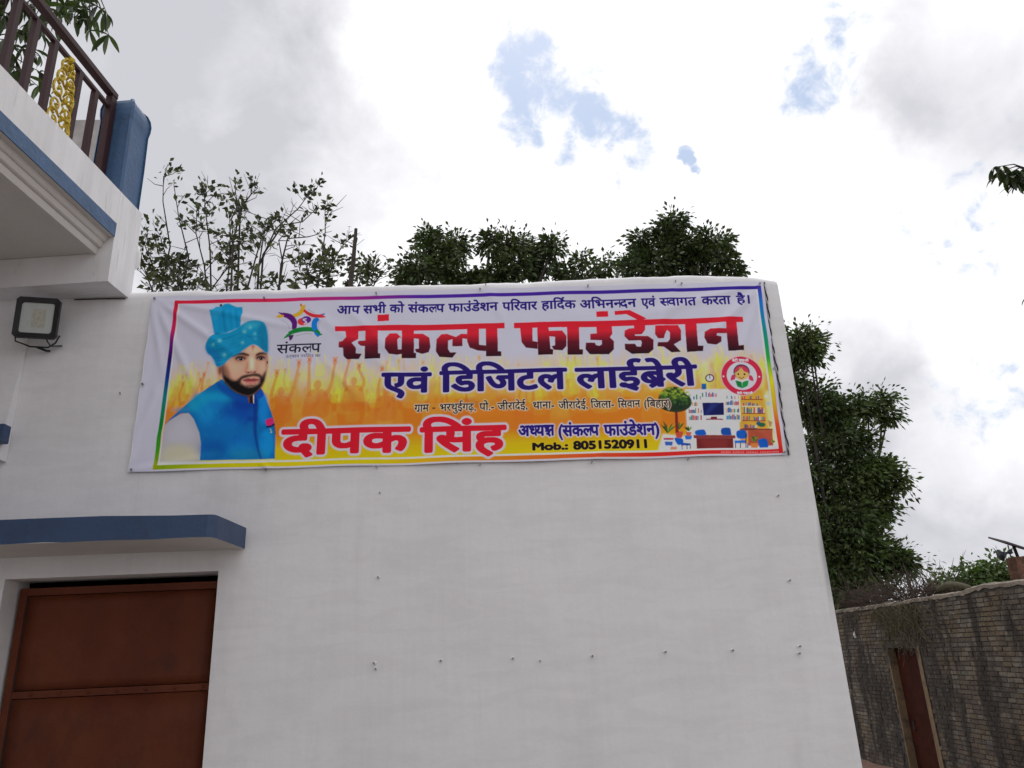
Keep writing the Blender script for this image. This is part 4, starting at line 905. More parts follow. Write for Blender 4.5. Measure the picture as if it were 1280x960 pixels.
# ---------------------------------------------------------------- the banner
ART = make_art()
BK = 1.62
Al = np.clip(.78 * (ART / .432) ** 1.25, 0, .86)
Al = np.where(Al < .0031308, Al * 12.92, 1.055 * np.clip(Al, 1e-6, 1) ** (1 / 2.4) - .055)
img = bpy.data.images.new('banner_print', AW, AH, alpha=False); buf = np.ones((AH, AW, 4), np.float32); buf[..., :3] = Al[::-1]
img.pixels.foreach_set(buf.ravel()); img.update(); img.pack(); del buf
mb = bpy.data.materials.new('printed_flex'); mb.use_nodes = True; t = mb.node_tree; b_ = t.nodes['Principled BSDF']
ti = t.nodes.new('ShaderNodeTexImage'); ti.image = img; ti.interpolation = 'Cubic'; ti.extension = 'EXTEND'
uvn = t.nodes.new('ShaderNodeUVMap'); uvn.uv_map = 'UVMap'; t.links.new(uvn.outputs[0], ti.inputs[0]); t.links.new(ti.outputs[0], b_.inputs['Base Color'])
b_.inputs['Roughness'].default_value = .5; b_.inputs['Specular IOR Level'].default_value = .12
bn = t.nodes.new('ShaderNodeBump'); bn.inputs['Strength'].default_value = .12; bn.inputs['Distance'].default_value = .004
g = t.nodes.new('ShaderNodeNewGeometry'); t.links.new(noise_(t, g.outputs['Position'], 14, 5, .6, 1.), bn.inputs['Height']); t.links.new(bn.outputs[0], b_.inputs['Normal'])
NU, NV_ = 380, 110


def seg_crease(x, y, x0, y0, x1, y1, w, amp):              # one soft fold of the sheet, photo-sized coordinates
    dx, dy = x1 - x0, y1 - y0; L = math.hypot(dx, dy); s = ((x - x0) * dx + (y - y0) * dy) / L; n = (-(x - x0) * dy + (y - y0) * dx) / L
    f = np.clip(s / (.15 * L), 0, 1) * np.clip((L - s) / (.5 * L), 0, 1)
    return amp * f * np.exp(-(n / w) ** 2)


UU, VV = np.meshgrid(np.linspace(0, 1, NU + 1), np.linspace(0, 1, NV_ + 1)); PX = hmap(H_TO_PX, np.c_[UU.ravel() * AW, VV.ravel() * AH]); X_, Y_ = PX[:, 0], PX[:, 1]; U_, V_ = UU.ravel(), VV.ravel()
Rn = np.random.default_rng(5)
disp = .004 * np.sin(U_ * 21 + V_ * 2.2) * (.4 + .6 * np.sin(V_ * 3.1)) + .003 * np.sin(U_ * 47 + 3 * V_ + 1.3) + .003 * np.sin(U_ * 9 - V_ * 4)
for x0, y0, x1, y1, w, a in ((192, 372, 330, 470, 5, .010), (192, 372, 260, 520, 5, .009), (194, 374, 420, 420, 4, .007), (190, 375, 205, 480, 4, .008), (161, 588, 240, 500, 5, .008), (163, 588, 330, 560, 4, .006), (952, 355, 860, 450, 6, .010), (953, 354, 900, 520, 5, .007),
                         (952, 354, 780, 400, 5, .006), (983, 567, 900, 500, 5, .006), (420, 372, 520, 470, 6, .006), (380, 380, 560, 520, 6, .005), (400, 445, 470, 520, 5, .006), (325, 578, 340, 590, 3, .006), (330, 590, 360, 540, 5, .007), (740, 578, 780, 540, 6, .006), (607, 357, 640, 420, 6, .006), (844, 353, 820, 430, 7, .006), (200, 480, 165, 560, 5, .008)):
    disp += seg_crease(X_, Y_, x0, y0, x1, y1, w, a * .9)
for k in range(26):
    x, y = Rn.uniform(200, 950), Rn.uniform(365, 560); an = Rn.uniform(-1.2, 1.2); L = Rn.uniform(40, 130)
    disp += seg_crease(X_, Y_, x, y, x + L * math.cos(an), y + L * math.sin(an), Rn.uniform(4, 9), Rn.uniform(-.004, .004))
disp += .004 * np.clip((V_ - .96) / .04, 0, 1) * (.5 + .5 * np.sin(U_ * 30)) + .010 * np.clip((U_ - .985) / .015, 0, 1) * (.5 + .5 * np.sin(V_ * 23)) + .005 * np.clip((.012 - U_) / .012, 0, 1)
vs = []
for i in range(len(X_)): p = onY(X_[i], Y_[i] + .5 * math.sin(U_[i] * 34) * max(0, V_[i] - .9) * 10, D - .012); vs.append((p[0], D - .012 - max(-.004, disp[i]), p[2]))
fs = [(j * (NU + 1) + i, (j + 1) * (NU + 1) + i, (j + 1) * (NU + 1) + i + 1, j * (NU + 1) + i + 1) for j in range(NV_) for i in range(NU)]
me = bpy.data.meshes.new('banner'); me.from_pydata(vs, [], fs); uv = me.uv_layers.new(name='UVMap')
li = np.empty(len(me.loops), np.int32); me.loops.foreach_get('vertex_index', li); uvs = np.c_[U_[li], 1 - V_[li]].astype(np.float32); uv.data.foreach_set('uv', uvs.ravel())
me.polygons.foreach_set('use_smooth', [True] * len(me.polygons)); me.materials.append(mb); me.update()
ban = bpy.data.objects.new('banner', me); COL.objects.link(ban)
tag(ban, 'long printed Hindi banner with a man in a blue turban and red headline lettering', 'banner')
q = MB(); m_cd = material('twisted_dark_strand', (.025, .022, .03), .8, .2, 30); m_cw = material('pale_strand', (.55, .53, .55), .8, .1, 30)  # dark and pale strands twisted along the right edge of the sheet
ca, cb = onY(954.5, 353, D - .006), onY(985.5, 569, D - .006)
for s_, mi in ((0, 0), (math.pi, 1)):
    pts = []
    for k in range(150): u = k / 149; a = u * 60 + s_; pp = ca + (cb - ca) * u; pts.append((pp[0] + .004 * math.cos(a) + .004 * math.sin(u * 14), D - .010 + .004 * math.sin(a), pp[2]))
    q.tube(pts, .0045 if mi == 0 else .003, 5, mi)
q.build('edge_strands', [m_cd, m_cw], ban)
q = MB(); ca = onY(192, 371, D - .012); cb = onY(161, 590, D - .012); q.tube([ca + (cb - ca) * u + np.array([.002 * math.sin(u * 30), -.004, 0]) for u in np.linspace(0, 1, 30)], .004, 5); q.build('hem', m_white, ban)
for px, py in ((193, 373), (330, 372), (470, 366), (600, 361), (735, 357), (852, 354), (950, 354), (981, 565), (861, 573), (740, 577), (600, 580), (470, 583), (330, 586), (164, 587), (178, 480), (968, 460)):
    p = onY(px, py, D - .03); q = MB(); q.tube([(p[0], D, p[2]), (p[0], D - .03, p[2])], .003, 6); q.tube([(p[0], D - .030, p[2]), (p[0], D - .033, p[2])], .007, 8); q.build('nail', m_steel, ban)

# ---------------------------------------------------------------- alley wall of old brick
BW = ray(632, 826).copy(); BW[2] = 0; BW /= np.linalg.norm(BW); nW = np.array([BW[1], -BW[0], 0.])
GW = onZ(1085, 957, -.7)
def wp(s_, o_, z): q = GW + BW * s_ + nW * o_; return (q[0], q[1], z)
def wpx(px, py): q = onP(px, py, GW, nW); return float(np.dot(q - GW, BW)), float(q[2])
tops = [wpx(x, y) for x, y in ((1048, 763), (1070, 760), (1090, 755), (1105, 752.5), (1130, 752), (1150, 748), (1165, 745), (1180, 742), (1200, 738), (1215, 733), (1230, 731), (1245, 729), (1262, 727), (1279, 724))][::-1]
TS, TZ2 = [a for a, _ in tops], [b for _, b in tops]; print('walltop', TS[0], TS[-1], TZ2[0], TZ2[-1], GW)
SA, SB, ZG = TS[0] - 7, TS[-1] + 6, -.8
wtop = lambda s_: float(np.interp(s_, TS, TZ2)) + .02 * vnoise(s_ * 1.7, 3) + .012 * vnoise(s_ * 5, 4)
dl, dr = wpx(1109, 806)[0], wpx(1147, 814)[0]; dzt = (wpx(1109, 806)[1] + wpx(1147, 814)[1]) / 2; print('adoor', dl, dr, dzt)
bw = thing('brick_wall', 'old stained brick wall of the alley with a dark doorway and wavy mortar top', 'wall', wp((TS[0] + TS[-1]) / 2, .1, -.7))
q = MB(); TH = .24
def core(a, b_, z0, zf=None, step=.35):
    n = max(1, int((b_ - a) / step))
    for k in range(n):
        u, v = a + (b_ - a) * k / n, a + (b_ - a) * (k + 1) / n
        q.prism([wp(u, .0, z0), wp(v, .0, z0), wp(v, TH, z0), wp(u, TH, z0)], [wp(u, 0, zf or wtop(u) - .03), wp(v, 0, zf or wtop(v) - .03), wp(v, TH, zf or wtop(v) - .03), wp(u, TH, zf or wtop(u) - .03)])
core(SA, dr, ZG); core(dl, SB, ZG); core(dr, dl, dzt)
q.build('mortar_core', m_mortar, bw)
q = MB()
n = int((SB - SA) / .09)
R2 = random.Random(9); row = []
for k in range(n + 1):
    u = SA + (SB - SA) * k / n; z = wtop(u); o1 = -.02 - R2.random() * .015; row.append([wp(u, o1, z - .055 - R2.random() * .03), wp(u, o1 - .006, z - .02), wp(u, .02, z + R2.uniform(-.004, .008)), wp(u, TH * .6, z + R2.uniform(0, .02)), wp(u, TH + .02, z - .02), wp(u, TH + .02, z - .07)])
for a_, b_ in zip(row[:-1], row[1:]):
    for k in range(6): q.face([a_[k], b_[k], b_[(k + 1) % 6], a_[(k + 1) % 6]])
tag(q.build('mortar_coping', m_cap, bw, fix=True))
# bricks: a few chipped shapes sharing their meshes
CH, BL_ = .069, .205
def brick_verts(r2, L, h, dp):
    c = lambda a: r2.uniform(0, a)
    x0, x1, z0, z1 = -L / 2, L / 2, -h / 2, h / 2
    fl = [(x0 + c(.008), z0 + c(.006)), (x1 - c(.008), z0 + c(.006)), (x1 - c(.008) - (.02 if r2.random() < .12 else 0), z1 - c(.006)), (x0 + c(.008), z1 - c(.006))]
    bk = [(x0, z0), (x1, z0), (x1, z1), (x0, z1)]
    fr_ = [(x, -dp - c(.003), z) for x, z in fl]; m_ = [(x0 + (x - x0), .0, z) for x, z in bk]
    mid = [((a[0] * .35 + b[0] * .65), -dp * .55, (a[1] * .35 + b[1] * .65)) for a, b in zip(fl, bk)]
    return fr_ + mid + m_
BF = [(0, 1, 2, 3)] + [(i, (i + 1) % 4 , 4 + (i + 1) % 4, 4 + i)[::-1] for i in range(4)] + [(4 + i, 4 + (i + 1) % 4, 8 + (i + 1) % 4, 8 + i)[::-1] for i in range(4)]
r2 = random.Random(4); bmesh_lib = []
for k in range(14):
    me = bpy.data.meshes.new('brick'); me.from_pydata(brick_verts(r2, BL_ - .012, CH - .011, .012), [], BF); me.materials.append(m_brick)
    bm = bmesh.new(); bm.from_mesh(me); bmesh.ops.recalc_face_normals(bm, faces=bm.faces); bm.to_mesh(me); bm.free(); bmesh_lib.append(me)
slots = []; nrow = int((max(TZ2) + .3 - ZG) / CH)
for r in range(nrow):
    z = ZG + (r + .5) * CH; s_ = SA + (.11 if r % 2 else 0) + r2.uniform(-.02, .02); run = 1.
    while s_ < SB:
        L = BL_ * (r2.choice((1, 1, 1, .52, .8)) if r2.random() < .5 else 1); c = s_ + L / 2; zz = z + .008 * vnoise(c * .8, 11) + r2.uniform(-.0025, .0025)
        s_ += L
        if zz + CH / 2 > wtop(c) - .06: continue
        if dr - L / 2 - .05 < c < dl + L / 2 and zz - CH / 2 < dzt + .03: continue
        if c > TS[-1] + 2 or c < TS[0] - 2.5: continue
        slots.append((c, zz, L))
def vis(c, zz):
    p = np.array(wp(c, 0, zz)) - CAM; dep = p @ fw; x, y = 640 + F * (p @ RT_) / dep, 480 - F * (p @ UP_) / dep
    return dep if (1035 < x < 1285 and y < 965 and x > 1028 + (y - 660) * .176) else 1e9
slots.sort(key=lambda q_: vis(q_[0], q_[1]))
ang = math.atan2(BW[1], BW[0]); base = Vector(bw.location)
for c, zz, L in slots[:300]:
    o = bpy.data.objects.new('brick', r2.choice(bmesh_lib)); COL.objects.link(o); o.parent = bw; o.matrix_parent_inverse = Matrix.Translation(-base)
    o.location = wp(c, r2.uniform(-.004, .004), zz); o.scale = (L / BL_, r2.uniform(.7, 1.5), 1); o.rotation_euler = (r2.uniform(-.02, .02), r2.uniform(-.008, .008), ang + math.pi + r2.uniform(-.02, .02))
q = MB()
for c, zz, L in slots[300:]:
    b0 = len(q.v); off = r2.uniform(-.005, .005); ds = r2.uniform(.7, 1.5)
    q.v += [wp(c + x, off + y * ds, zz + z) for x, y, z in brick_verts(r2, L - .012, CH - .011, .012)]; q.f += [tuple(i + b0 for i in f) for f in BF]; q.m += [0] * len(BF)
tag(q.build('brick_courses', m_brick, bw), kind='stuff')
# plastered door reveal, door leaf, lintel
q = MB(); rc = .18
q.prism([wp(dl, -.028, ZG), wp(dl - .035, -.028, ZG), wp(dl - .035, rc, ZG), wp(dl, rc, ZG)], [wp(dl, -.028, dzt), wp(dl - .035, -.028, dzt), wp(dl - .035, rc, dzt), wp(dl, rc, dzt)])
q.prism([wp(dr - .13, -.024, ZG), wp(dr + .012, -.026, ZG), wp(dr + .012, rc, ZG), wp(dr - .0, rc, ZG)], [wp(dr - .10, -.024, dzt + .02), wp(dr + .012, -.026, dzt), wp(dr + .012, rc, dzt), wp(dr - .0, rc, dzt)])
q.build('jamb', m_jamb, bw)
q = MB(); q.prism([wp(dr + .014, rc - .07, -.68), wp(dl - .037, rc - .07, -.68), wp(dl - .037, rc - .03, -.68), wp(dr + .014, rc - .03, -.68)], [wp(dr + .014, rc - .07, dzt - .005), wp(dl - .037, rc - .07, dzt - .005), wp(dl - .037, rc - .03, dzt - .005), wp(dr + .014, rc - .03, dzt - .005)])
dd = q.build('door', m_adoor, bw)
q = MB(); zh = .25; q.tube([wp((dl + dr) / 2 + .28, rc - .075, zh), wp((dl + dr) / 2 + .28, rc - .11, zh), wp((dl + dr) / 2 + .28, rc - .11, zh - .14), wp((dl + dr) / 2 + .28, rc - .075, zh - .14)], .012, 6); q.build('handle', m_black, dd)
q = MB(); q.box(dr - .12, -.02, dzt + .001, dl + .12, .1, dzt + .07, fr=lambda a, c_, z: wp(a, c_, z)); q.build('lintel', m_mortar, bw)
# reddish earth strip at the wall foot
q = MB(); rs = random.Random(8); row = []
for k in range(60): u = SA + (SB - SA) * k / 59; row.append([wp(u, -1.1 + rs.uniform(-.2, .2), -.69), wp(u, -.5, -.66 + rs.uniform(0, .03)), wp(u, -.03, -.62 + rs.uniform(0, .04))])
for a_, b_ in zip(row[:-1], row[1:]):
    for k in range(2): q.face([a_[k], b_[k], b_[k + 1], a_[k + 1]])
tag(q.build('earth_bank', m_red, smooth=True), kind='structure')
# dead creeper hanging over the doorway and a white chip of plaster
q = MB(); sc, zc2 = (dr + dl) / 2 - .15, dzt
for k in range(330):
    s0 = sc + rs.gauss(0, .55); z0 = wtop(s0) - .05 - abs(rs.gauss(0, .12)) if rs.random() < .55 else dzt + rs.uniform(0, .75); pts = []; o_ = -.03; dsx = rs.uniform(-.12, .08)
    for j in range(5): pts.append(wp(s0 + dsx * j + rs.uniform(-.03, .03), o_ - rs.uniform(0, .05), z0 - j * rs.uniform(.03, .09)))
    q.tube(pts, [.006, .006, .005, .004, .002], 4, caps=False)
tag(q.build('dead_creeper', m_dry), 'dry yellowish creeper hanging down the brick wall over the alley doorway', 'creeper', kind='stuff')
q = MB(); cs, cz = wpx(1071, 797); q.tube([wp(cs, -.02, cz), wp(cs - .02, -.05, cz + .06), wp(cs - .05, -.05, cz + .12)], [.02, .024, .004], 6)
tag(q.build('wall_chip', m_putty, bw), 'pale chip sticking out of the bricks')

# ---------------------------------------------------------------- plants
def leaf_mesh(name, pts, dirs, sizes, mat, parent, rg_, wide=.34, droop=.35):
    """one kite-folded leaf per point"""
    n = len(pts); P = np.array(pts); Dv = np.array(dirs); Dv /= np.linalg.norm(Dv, axis=1)[:, None] + 1e-9; Rr = rg_.normal(size=(n, 3)); Sd = np.cross(Dv, Rr); Sd /= np.linalg.norm(Sd, axis=1)[:, None] + 1e-9; Nn = np.cross(Dv, Sd)
    L = np.array(sizes)[:, None]; V = np.empty((n, 6, 3)); V[:, 0] = P; m = P + Dv * L * .45; V[:, 1] = m + Sd * L * wide / 2 + Nn * L * .06; V[:, 2] = m - Sd * L * wide / 2 + Nn * L * .06
    V[:, 3] = P + Dv * L * .95 - np.array([0, 0, 1.]) * L * droop * .4; V[:, 4] = m + 0; V[:, 5] = V[:, 3]
    idx = np.arange(n)[:, None] * 6; Fc = np.concatenate([idx + np.array([[0, 4, 1]]), idx + np.array([[1, 4, 3]]), idx + np.array([[0, 2, 4]]), idx + np.array([[4, 2, 3]])])
    me = bpy.data.meshes.new(name); me.vertices.add(n * 6); me.vertices.foreach_set('co', V.ravel()); nf = len(Fc); me.loops.add(nf * 3); me.loops.foreach_set('vertex_index', Fc.ravel().astype(np.int32)); me.polygons.add(nf)
    me.polygons.foreach_set('loop_start', np.arange(nf, dtype=np.int32) * 3); me.materials.append(mat); me.update(calc_edges=True)
    o = bpy.data.objects.new(name, me); COL.objects.link(o); adopt(o, parent); return o


def tree(name, label, cat, base, lobes, Y, leaf, mat, seed, tufts=1., per=16, group=None, twiggy=.0, droop=.5, trunk_r=.14, fork=.45, tr=.13, sprig=1.12, wide=.34):
    rg_ = np.random.default_rng(seed); root = thing(name, label, cat, base, group); wood = MB(); P, Dd, Sz = [], [], []
    L3 = [(onY(x, y, Y + dy), r * (Y + dy) / 1.02 / F) for x, y, r, dy in lobes]
    top = np.mean([c for c, _ in L3], 0); base = np.array(base, float); fk = base + (top - base) * np.array([.5, .5, fork]); 
    wood.tube([base, base + (fk - base) * .5 + rg_.normal(size=3) * .08 * np.array([1, 1, 0]), fk], [trunk_r, trunk_r * .8, trunk_r * .7], 10)
    for c, r in L3:
        mid = (fk + c) / 2 + np.array([rg_.normal() * .15, rg_.normal() * .15, -.1]); wood.tube([fk, mid, c - np.array([0, 0, r * .3])], [trunk_r * .42, trunk_r * .26, trunk_r * .1], 6, caps=False)
        k = int(tufts * (10 + 70 * r * r / max(.05, tr * 3)) * .55)
        for i in range(k):
            d_ = rg_.normal(size=3); d_ /= np.linalg.norm(d_); rad = r * rg_.uniform(.25, 1.) ** .6 * (sprig if rg_.random() < .25 else 1); e = c + d_ * rad * np.array([1, 1, .95]); s0 = c + d_ * rad * .2 - np.array([0, 0, r * .15])
            mm = (s0 + e) / 2 + rg_.normal(size=3) * r * .08; wood.tube([s0, mm, e], [.016, .010, .004], 4, caps=False)
            if rg_.random() < twiggy: continue
            for j in range(int(per * rg_.uniform(.6, 1.4))):
                u = rg_.normal(size=3) * tr * np.array([1, 1, .8]); P.append(e + u * rg_.uniform(.2, 1)); dr_ = u / (np.linalg.norm(u) + 1e-6) + np.array([0, 0, -droop]) + d_ * .5; Dd.append(dr_); Sz.append(leaf * rg_.uniform(.5, 1.35))
    wood.build('trunk', m_bark, root, smooth=True); leaf_mesh('crown', P, Dd, Sz, mat, root, rg_, wide=wide); return root


tree('mango_tree', 'wide dark green tree crown behind the wall above the middle of the banner', 'tree', (-.5, 11.6, -.4), [(548, 318, 27, 0), (522, 335, 20, -.3), (570, 306, 18, .3), (560, 345, 32, 0), (590, 352, 14, 0), (536, 298, 11, 0), (510, 352, 22, 0), (612, 304, 15, .2), (632, 306, 18, 0), (655, 306, 14, .3), (642, 332, 24, 0), (690, 308, 16, 0), (675, 336, 22, .4), (706, 345, 14, 0), (600, 400, 60, 1), (622, 345, 20, 0)], 11.5, .105, m_leafA, 21, tufts=2.6, per=22, trunk_r=.2, tr=.12, wide=.46, droop=.25)
tree('small_leafy_tree', 'thin tree top showing low between the two fuller crowns above the wall', 'tree', (1.3, 11.0, -.4), [(728, 325, 14, 0), (728, 345, 18, 0), (757, 330, 13, 0), (752, 345, 20, 0), (742, 370, 30, 0)], 11.2, .105, m_leafA, 22, tufts=1.8, per=12, trunk_r=.1, tr=.12, wide=.46, droop=.25)
tree('mango_tree', 'tallest dark tree behind the wall, above the right end of the banner', 'tree', (2.6, 12.2, -.5), [(832, 290, 17, 0), (844, 277, 12, 0), (838, 310, 26, 0), (804, 320, 17, 0), (788, 334, 14, -.2), (866, 316, 20, 0), (882, 300, 12, 0), (898, 306, 13, .3), (903, 326, 17, 0), (918, 338, 8, 0), (800, 300, 9, 0), (860, 340, 40, .5), (820, 345, 36, 0), (850, 390, 50, .8)], 11.8, .105, m_leafA, 23, tufts=2.6, per=22, trunk_r=.2, tr=.12, wide=.46, droop=.25)
tree('dense_tree', 'big dense tree right of the house, rising behind the alley brick wall', 'tree', (7.9, 19.2, -.7), [(998, 428, 17, -.5), (1014, 426, 9, -.5), (1012, 442, 8, -.5), (990, 452, 16, 0), (985, 480, 22, 0), (1015, 505, 26, 0), (1035, 520, 24, 0), (1062, 510, 15, 0), (1085, 508, 11, 0), (1104, 500, 5, 0), (1110, 520, 4, 0), (1045, 548, 34, 0), (1075, 555, 16, 0), (1085, 590, 22, 0), (1106, 592, 15, 0), (1060, 600, 36, 0), (1098, 620, 15, 0), (1122, 602, 6, 0), (1048, 650, 40, 0), (1082, 655, 20, 0), (1100, 640, 9, 0), (1070, 690, 34, 0), (1098, 690, 16, 0), (1118, 702, 12, 0), (1134, 708, 6, 0), (1050, 725, 36, 0), (1090, 725, 20, 0), (1000, 600, 50, .5), (1010, 690, 50, .5)], 19., .155, m_leafC, 24, tufts=2.5, per=30, trunk_r=.17, tr=.24, fork=.3, wide=.42, sprig=1.12, droop=.25)
tree('green_bush', 'bright green bush showing over the brick wall beside the brick pillar', 'bush', (12.7, 22.6, -.7), [(1190, 730, 13, 0), (1205, 727, 16, 0), (1222, 722, 18, 0), (1240, 717, 18, 0), (1256, 715, 17, 0), (1270, 720, 16, 0), (1230, 745, 30, 0), (1262, 745, 30, 0), (1180, 728, 8, 0)], 22.5, .2, m_leafD, 25, tufts=2.2, per=14, trunk_r=.12, tr=.2, fork=.25, wide=.4)


# sparse shrub with bare twigs behind the left part of the parapet, stems traced at their own distance
def sprig_tree(name, label, Y, stems, seed, base):
    rg_ = np.random.default_rng(seed); root = thing(name, label, 'tree', base); wood = MB(); P, Dd, Sz = [], [], []
    k_ = Y / F
    for st, lf_ in stems:
        dy = rg_.uniform(-.5, .5); pts = [onY(x + rg_.uniform(-2, 2), y + rg_.uniform(-2, 2), Y + dy + rg_.uniform(-.06, .06)) for x, y in st]; n = len(pts)
        wood.tube([np.array([pts[0][0] * .5 + base[0] * .5, pts[0][1], (pts[0][2] + base[2]) / 2])] + pts, list(np.linspace(.019, .005, n + 1)), 5, caps=False)
        for _ in range(int(15 * lf_) + 5):                  # side twigs
            i = rg_.integers(0, n - 1); u = rg_.random(); s0 = pts[i] * (1 - u) + pts[i + 1] * u; d_ = np.array([rg_.normal() * .8, rg_.normal() * .6, abs(rg_.normal()) * .6 + .25]); d_ /= np.linalg.norm(d_); l = rg_.uniform(12, 40) * k_
            e = s0 + d_ * l; m_ = (s0 + e) / 2 + rg_.normal(size=3) * l * .1; wood.tube([s0, m_, e], [.007, .005, .0025], 4, caps=False)
            if rg_.random() < .35: wood.tube([m_, m_ + (d_ + rg_.normal(size=3) * .7) * l * .4], [.004, .002], 4, caps=False)
            if rg_.random() < lf_:
                for __ in range(rg_.integers(6, 13)): t_ = rg_.uniform(.35, 1.08); q_ = s0 + (e - s0) * t_ + rg_.normal(size=3) * .035; P.append(q_); Dd.append(d_ + rg_.normal(size=3) * .8 + np.array([0, 0, .1])); Sz.append(.115 * rg_.uniform(.7, 1.25))
        e = pts[-1]
        for __ in range(int(6 + 6 * lf_)): P.append(e + rg_.normal(size=3) * .05); Dd.append(rg_.normal(size=3) + np.array([0, 0, .6])); Sz.append(.12 * rg_.uniform(.7, 1.2))
    wood.tube([base, (base[0] + .1, base[1], base[2] + 1.6)], [.07, .05], 8); wood.build('trunk', m_bark, root, smooth=True); leaf_mesh('crown', P, Dd, Sz, m_leafB, root, rg_, wide=.5)


ST = [([(200, 375), (212, 310), (205, 250), (204, 218)], .35), ([(225, 380), (235, 320), (222, 270), (216, 232)], .45), ([(262, 380), (255, 330), (243, 290), (246, 262)], .8), ([(265, 380), (262, 310), (258, 262), (256, 240)], .7), ([(280, 385), (290, 320), (288, 270)], .9),
      ([(300, 390), (320, 320), (335, 272), (300, 262)], .6), ([(320, 385), (322, 330), (330, 290), (345, 275)], 1.), ([(322, 330), (345, 285), (372, 262), (385, 240)], .45), ([(330, 320), (352, 282), (378, 276), (392, 262)], .4), ([(345, 375), (352, 330), (350, 300), (360, 285)], .3),
      ([(350, 330), (358, 300), (385, 296), (398, 292)], .25), ([(395, 375), (400, 330), (405, 290), (408, 255)], .55), ([(410, 375), (412, 335), (428, 310), (440, 298)], .4), ([(380, 378), (384, 345), (380, 320)], .9), ([(210, 378), (190, 330), (178, 300)], .7),
      ([(195, 376), (185, 348), (176, 318)], .8), ([(240, 380), (215, 340), (200, 300)], .9), ([(250, 378), (280, 340), (300, 318)], .8), ([(405, 370), (412, 345), (418, 330)], 1.), ([(225, 372), (222, 345), (214, 325)], .9), ([(440, 372), (452, 350), (462, 338)], .9), ([(460, 372), (470, 352), (482, 338)], .7), ([(300, 262), (312, 245), (322, 236)], .3), ([(292, 300), (298, 270), (296, 240)], .5)]
sprig_tree('sparse_shrub_tree', 'sparse tree of bare twigs and small leaf tufts above the left end of the wall', 10.2, ST, 31, (-3.1, 10.2, -.3))
q = MB(); a_, b_ = onY(436, 372, 9.2), onY(445, 286, 9.2); lo = a_ + (a_ - b_) * 4.2; lo[1] = 9.25; q.tube([(a_[0] - .1, 9.2, -.4), a_, (a_ + b_) / 2 + np.array([.01, 0, 0]), b_], [.05, .035, .03, .022], 7)
tag(q.build('dead_pole', m_bark), 'thin dark dead pole standing upright among the twigs behind the wall', 'pole')

# dry brush heaped on the alley wall
q = MB(); rg_ = np.random.default_rng(41)
for k in range(520):
    px = 1050 + 120 * rg_.random() ** 1.25; s0, z0 = wpx(px, 752); z0 = wtop(s0) + .02; h = rg_.uniform(.05, .6) * (1 - (px - 1050) / 175); p = np.array(wp(s0, rg_.uniform(.02, .4), z0 + rg_.random() * h * .6)); pts = [p]
    d_ = np.array([rg_.normal(), rg_.normal(), rg_.normal() * .5 + .25]); d_ /= np.linalg.norm(d_)
    for j in range(3): d_ = d_ + rg_.normal(size=3) * .35; pts.append(pts[-1] + d_ * rg_.uniform(.08, .2))
    q.tube(pts, [.009, .007, .005, .002], 4, caps=False)
for px, h in ((1132, .75), (1140, .5), (1150, .45), (1128, .4)):
    s0, z0 = wpx(px, 750); p = np.array(wp(s0, .1, wtop(s0))); q.tube([p, p + np.array([.05, 0, h * .5]), p + np.array([-.04, 0, h])], [.008, .006, .002], 4, caps=False)
tag(q.build('dry_brush', m_twig), 'tangle of dry brown brushwood lying on top of the brick wall', 'brushwood', kind='stuff')
q = MB(); s0, z0 = wpx(1162, 745); pts = [np.array(wp(wpx(x, 746)[0], .12, wtop(wpx(x, 746)[0]) + h)) for x, h in ((1160, .0), (1168, .08), (1178, .13), (1190, .11), (1203, .05), (1210, .0))]
q.tube(pts, [.02, .05, .06, .055, .04, .02], 7); tag(q.build('dry_thatch_bundle', m_dry, smooth=True), 'low pale dry thatch bundle lying on the wall left of the green bush', 'thatch bundle')


# trees of single large leaves: upper left behind the railing, and the spray entering at the right edge
def big_leaf(): 
    me = bpy.data.meshes.new('leaf'); n = 5; v = []; f = []
    for i in range(n + 1):
        u = i / n; w = .11 * math.sin(math.pi * min(1, u * .92 + .05)) ** .8; z = -.28 * u * u; x = u * (1 - .12 * u)
        v += [(x, -w, z + .035 * w / .11), (x, 0, z), (x, w, z + .035 * w / .11)]
    for i in range(n): a = i * 3; f += [(a, a + 1, a + 4, a + 3), (a + 1, a + 2, a + 5, a + 4)]
    me.from_pydata(v, [], f); me.materials.append(m_leafE); me.polygons.foreach_set('use_smooth', [True] * len(me.polygons)); me.update(); return me


LEAF = big_leaf()
def spray_tree(name, label, base, path, tips, Y, L, seed, limit, wd=.8):
    rg_ = np.random.default_rng(seed); root = thing(name, label, 'tree', base); wood = MB(); base = np.array(base, float); pth = [base] + [onY(x, y, yy) for x, y, yy in path]; cnt = 0; Lv = []
    wood.tube(pth, list(np.linspace(.16, .03, len(pth))), 8)
    for px, py, dy, n in tips:
        e = onY(px, py, Y + dy); s0 = min(pth[1:], key=lambda a: np.linalg.norm(a - e)); m_ = (s0 + e) / 2 + np.array([0, 0, .08]); wood.tube([s0, m_, e], [.012, .008, .004], 5, caps=False)
        for k in range(n):
            u = rg_.random() * .45 if rg_.random() < .4 else 0; p = e + (m_ - e) * u; az = rg_.uniform(0, 2 * math.pi); el = rg_.uniform(-1.25, .1); l = L * rg_.uniform(.6, 1.15); Lv.append((p, az, el, l))
    wood.build('branch', m_bark, root, smooth=True)
    off = Vector(root.location); pts2 = []
    for i, (p, az, el, l) in enumerate(Lv):
        if i >= limit: break
        o = bpy.data.objects.new('leaf', LEAF); COL.objects.link(o); o.parent = root; o.matrix_parent_inverse = Matrix.Translation(-off); o.location = tuple(p); o.scale = (l, l * wd, l); o.rotation_euler = (rg_.uniform(-.5, .5), -el, az)
    return root


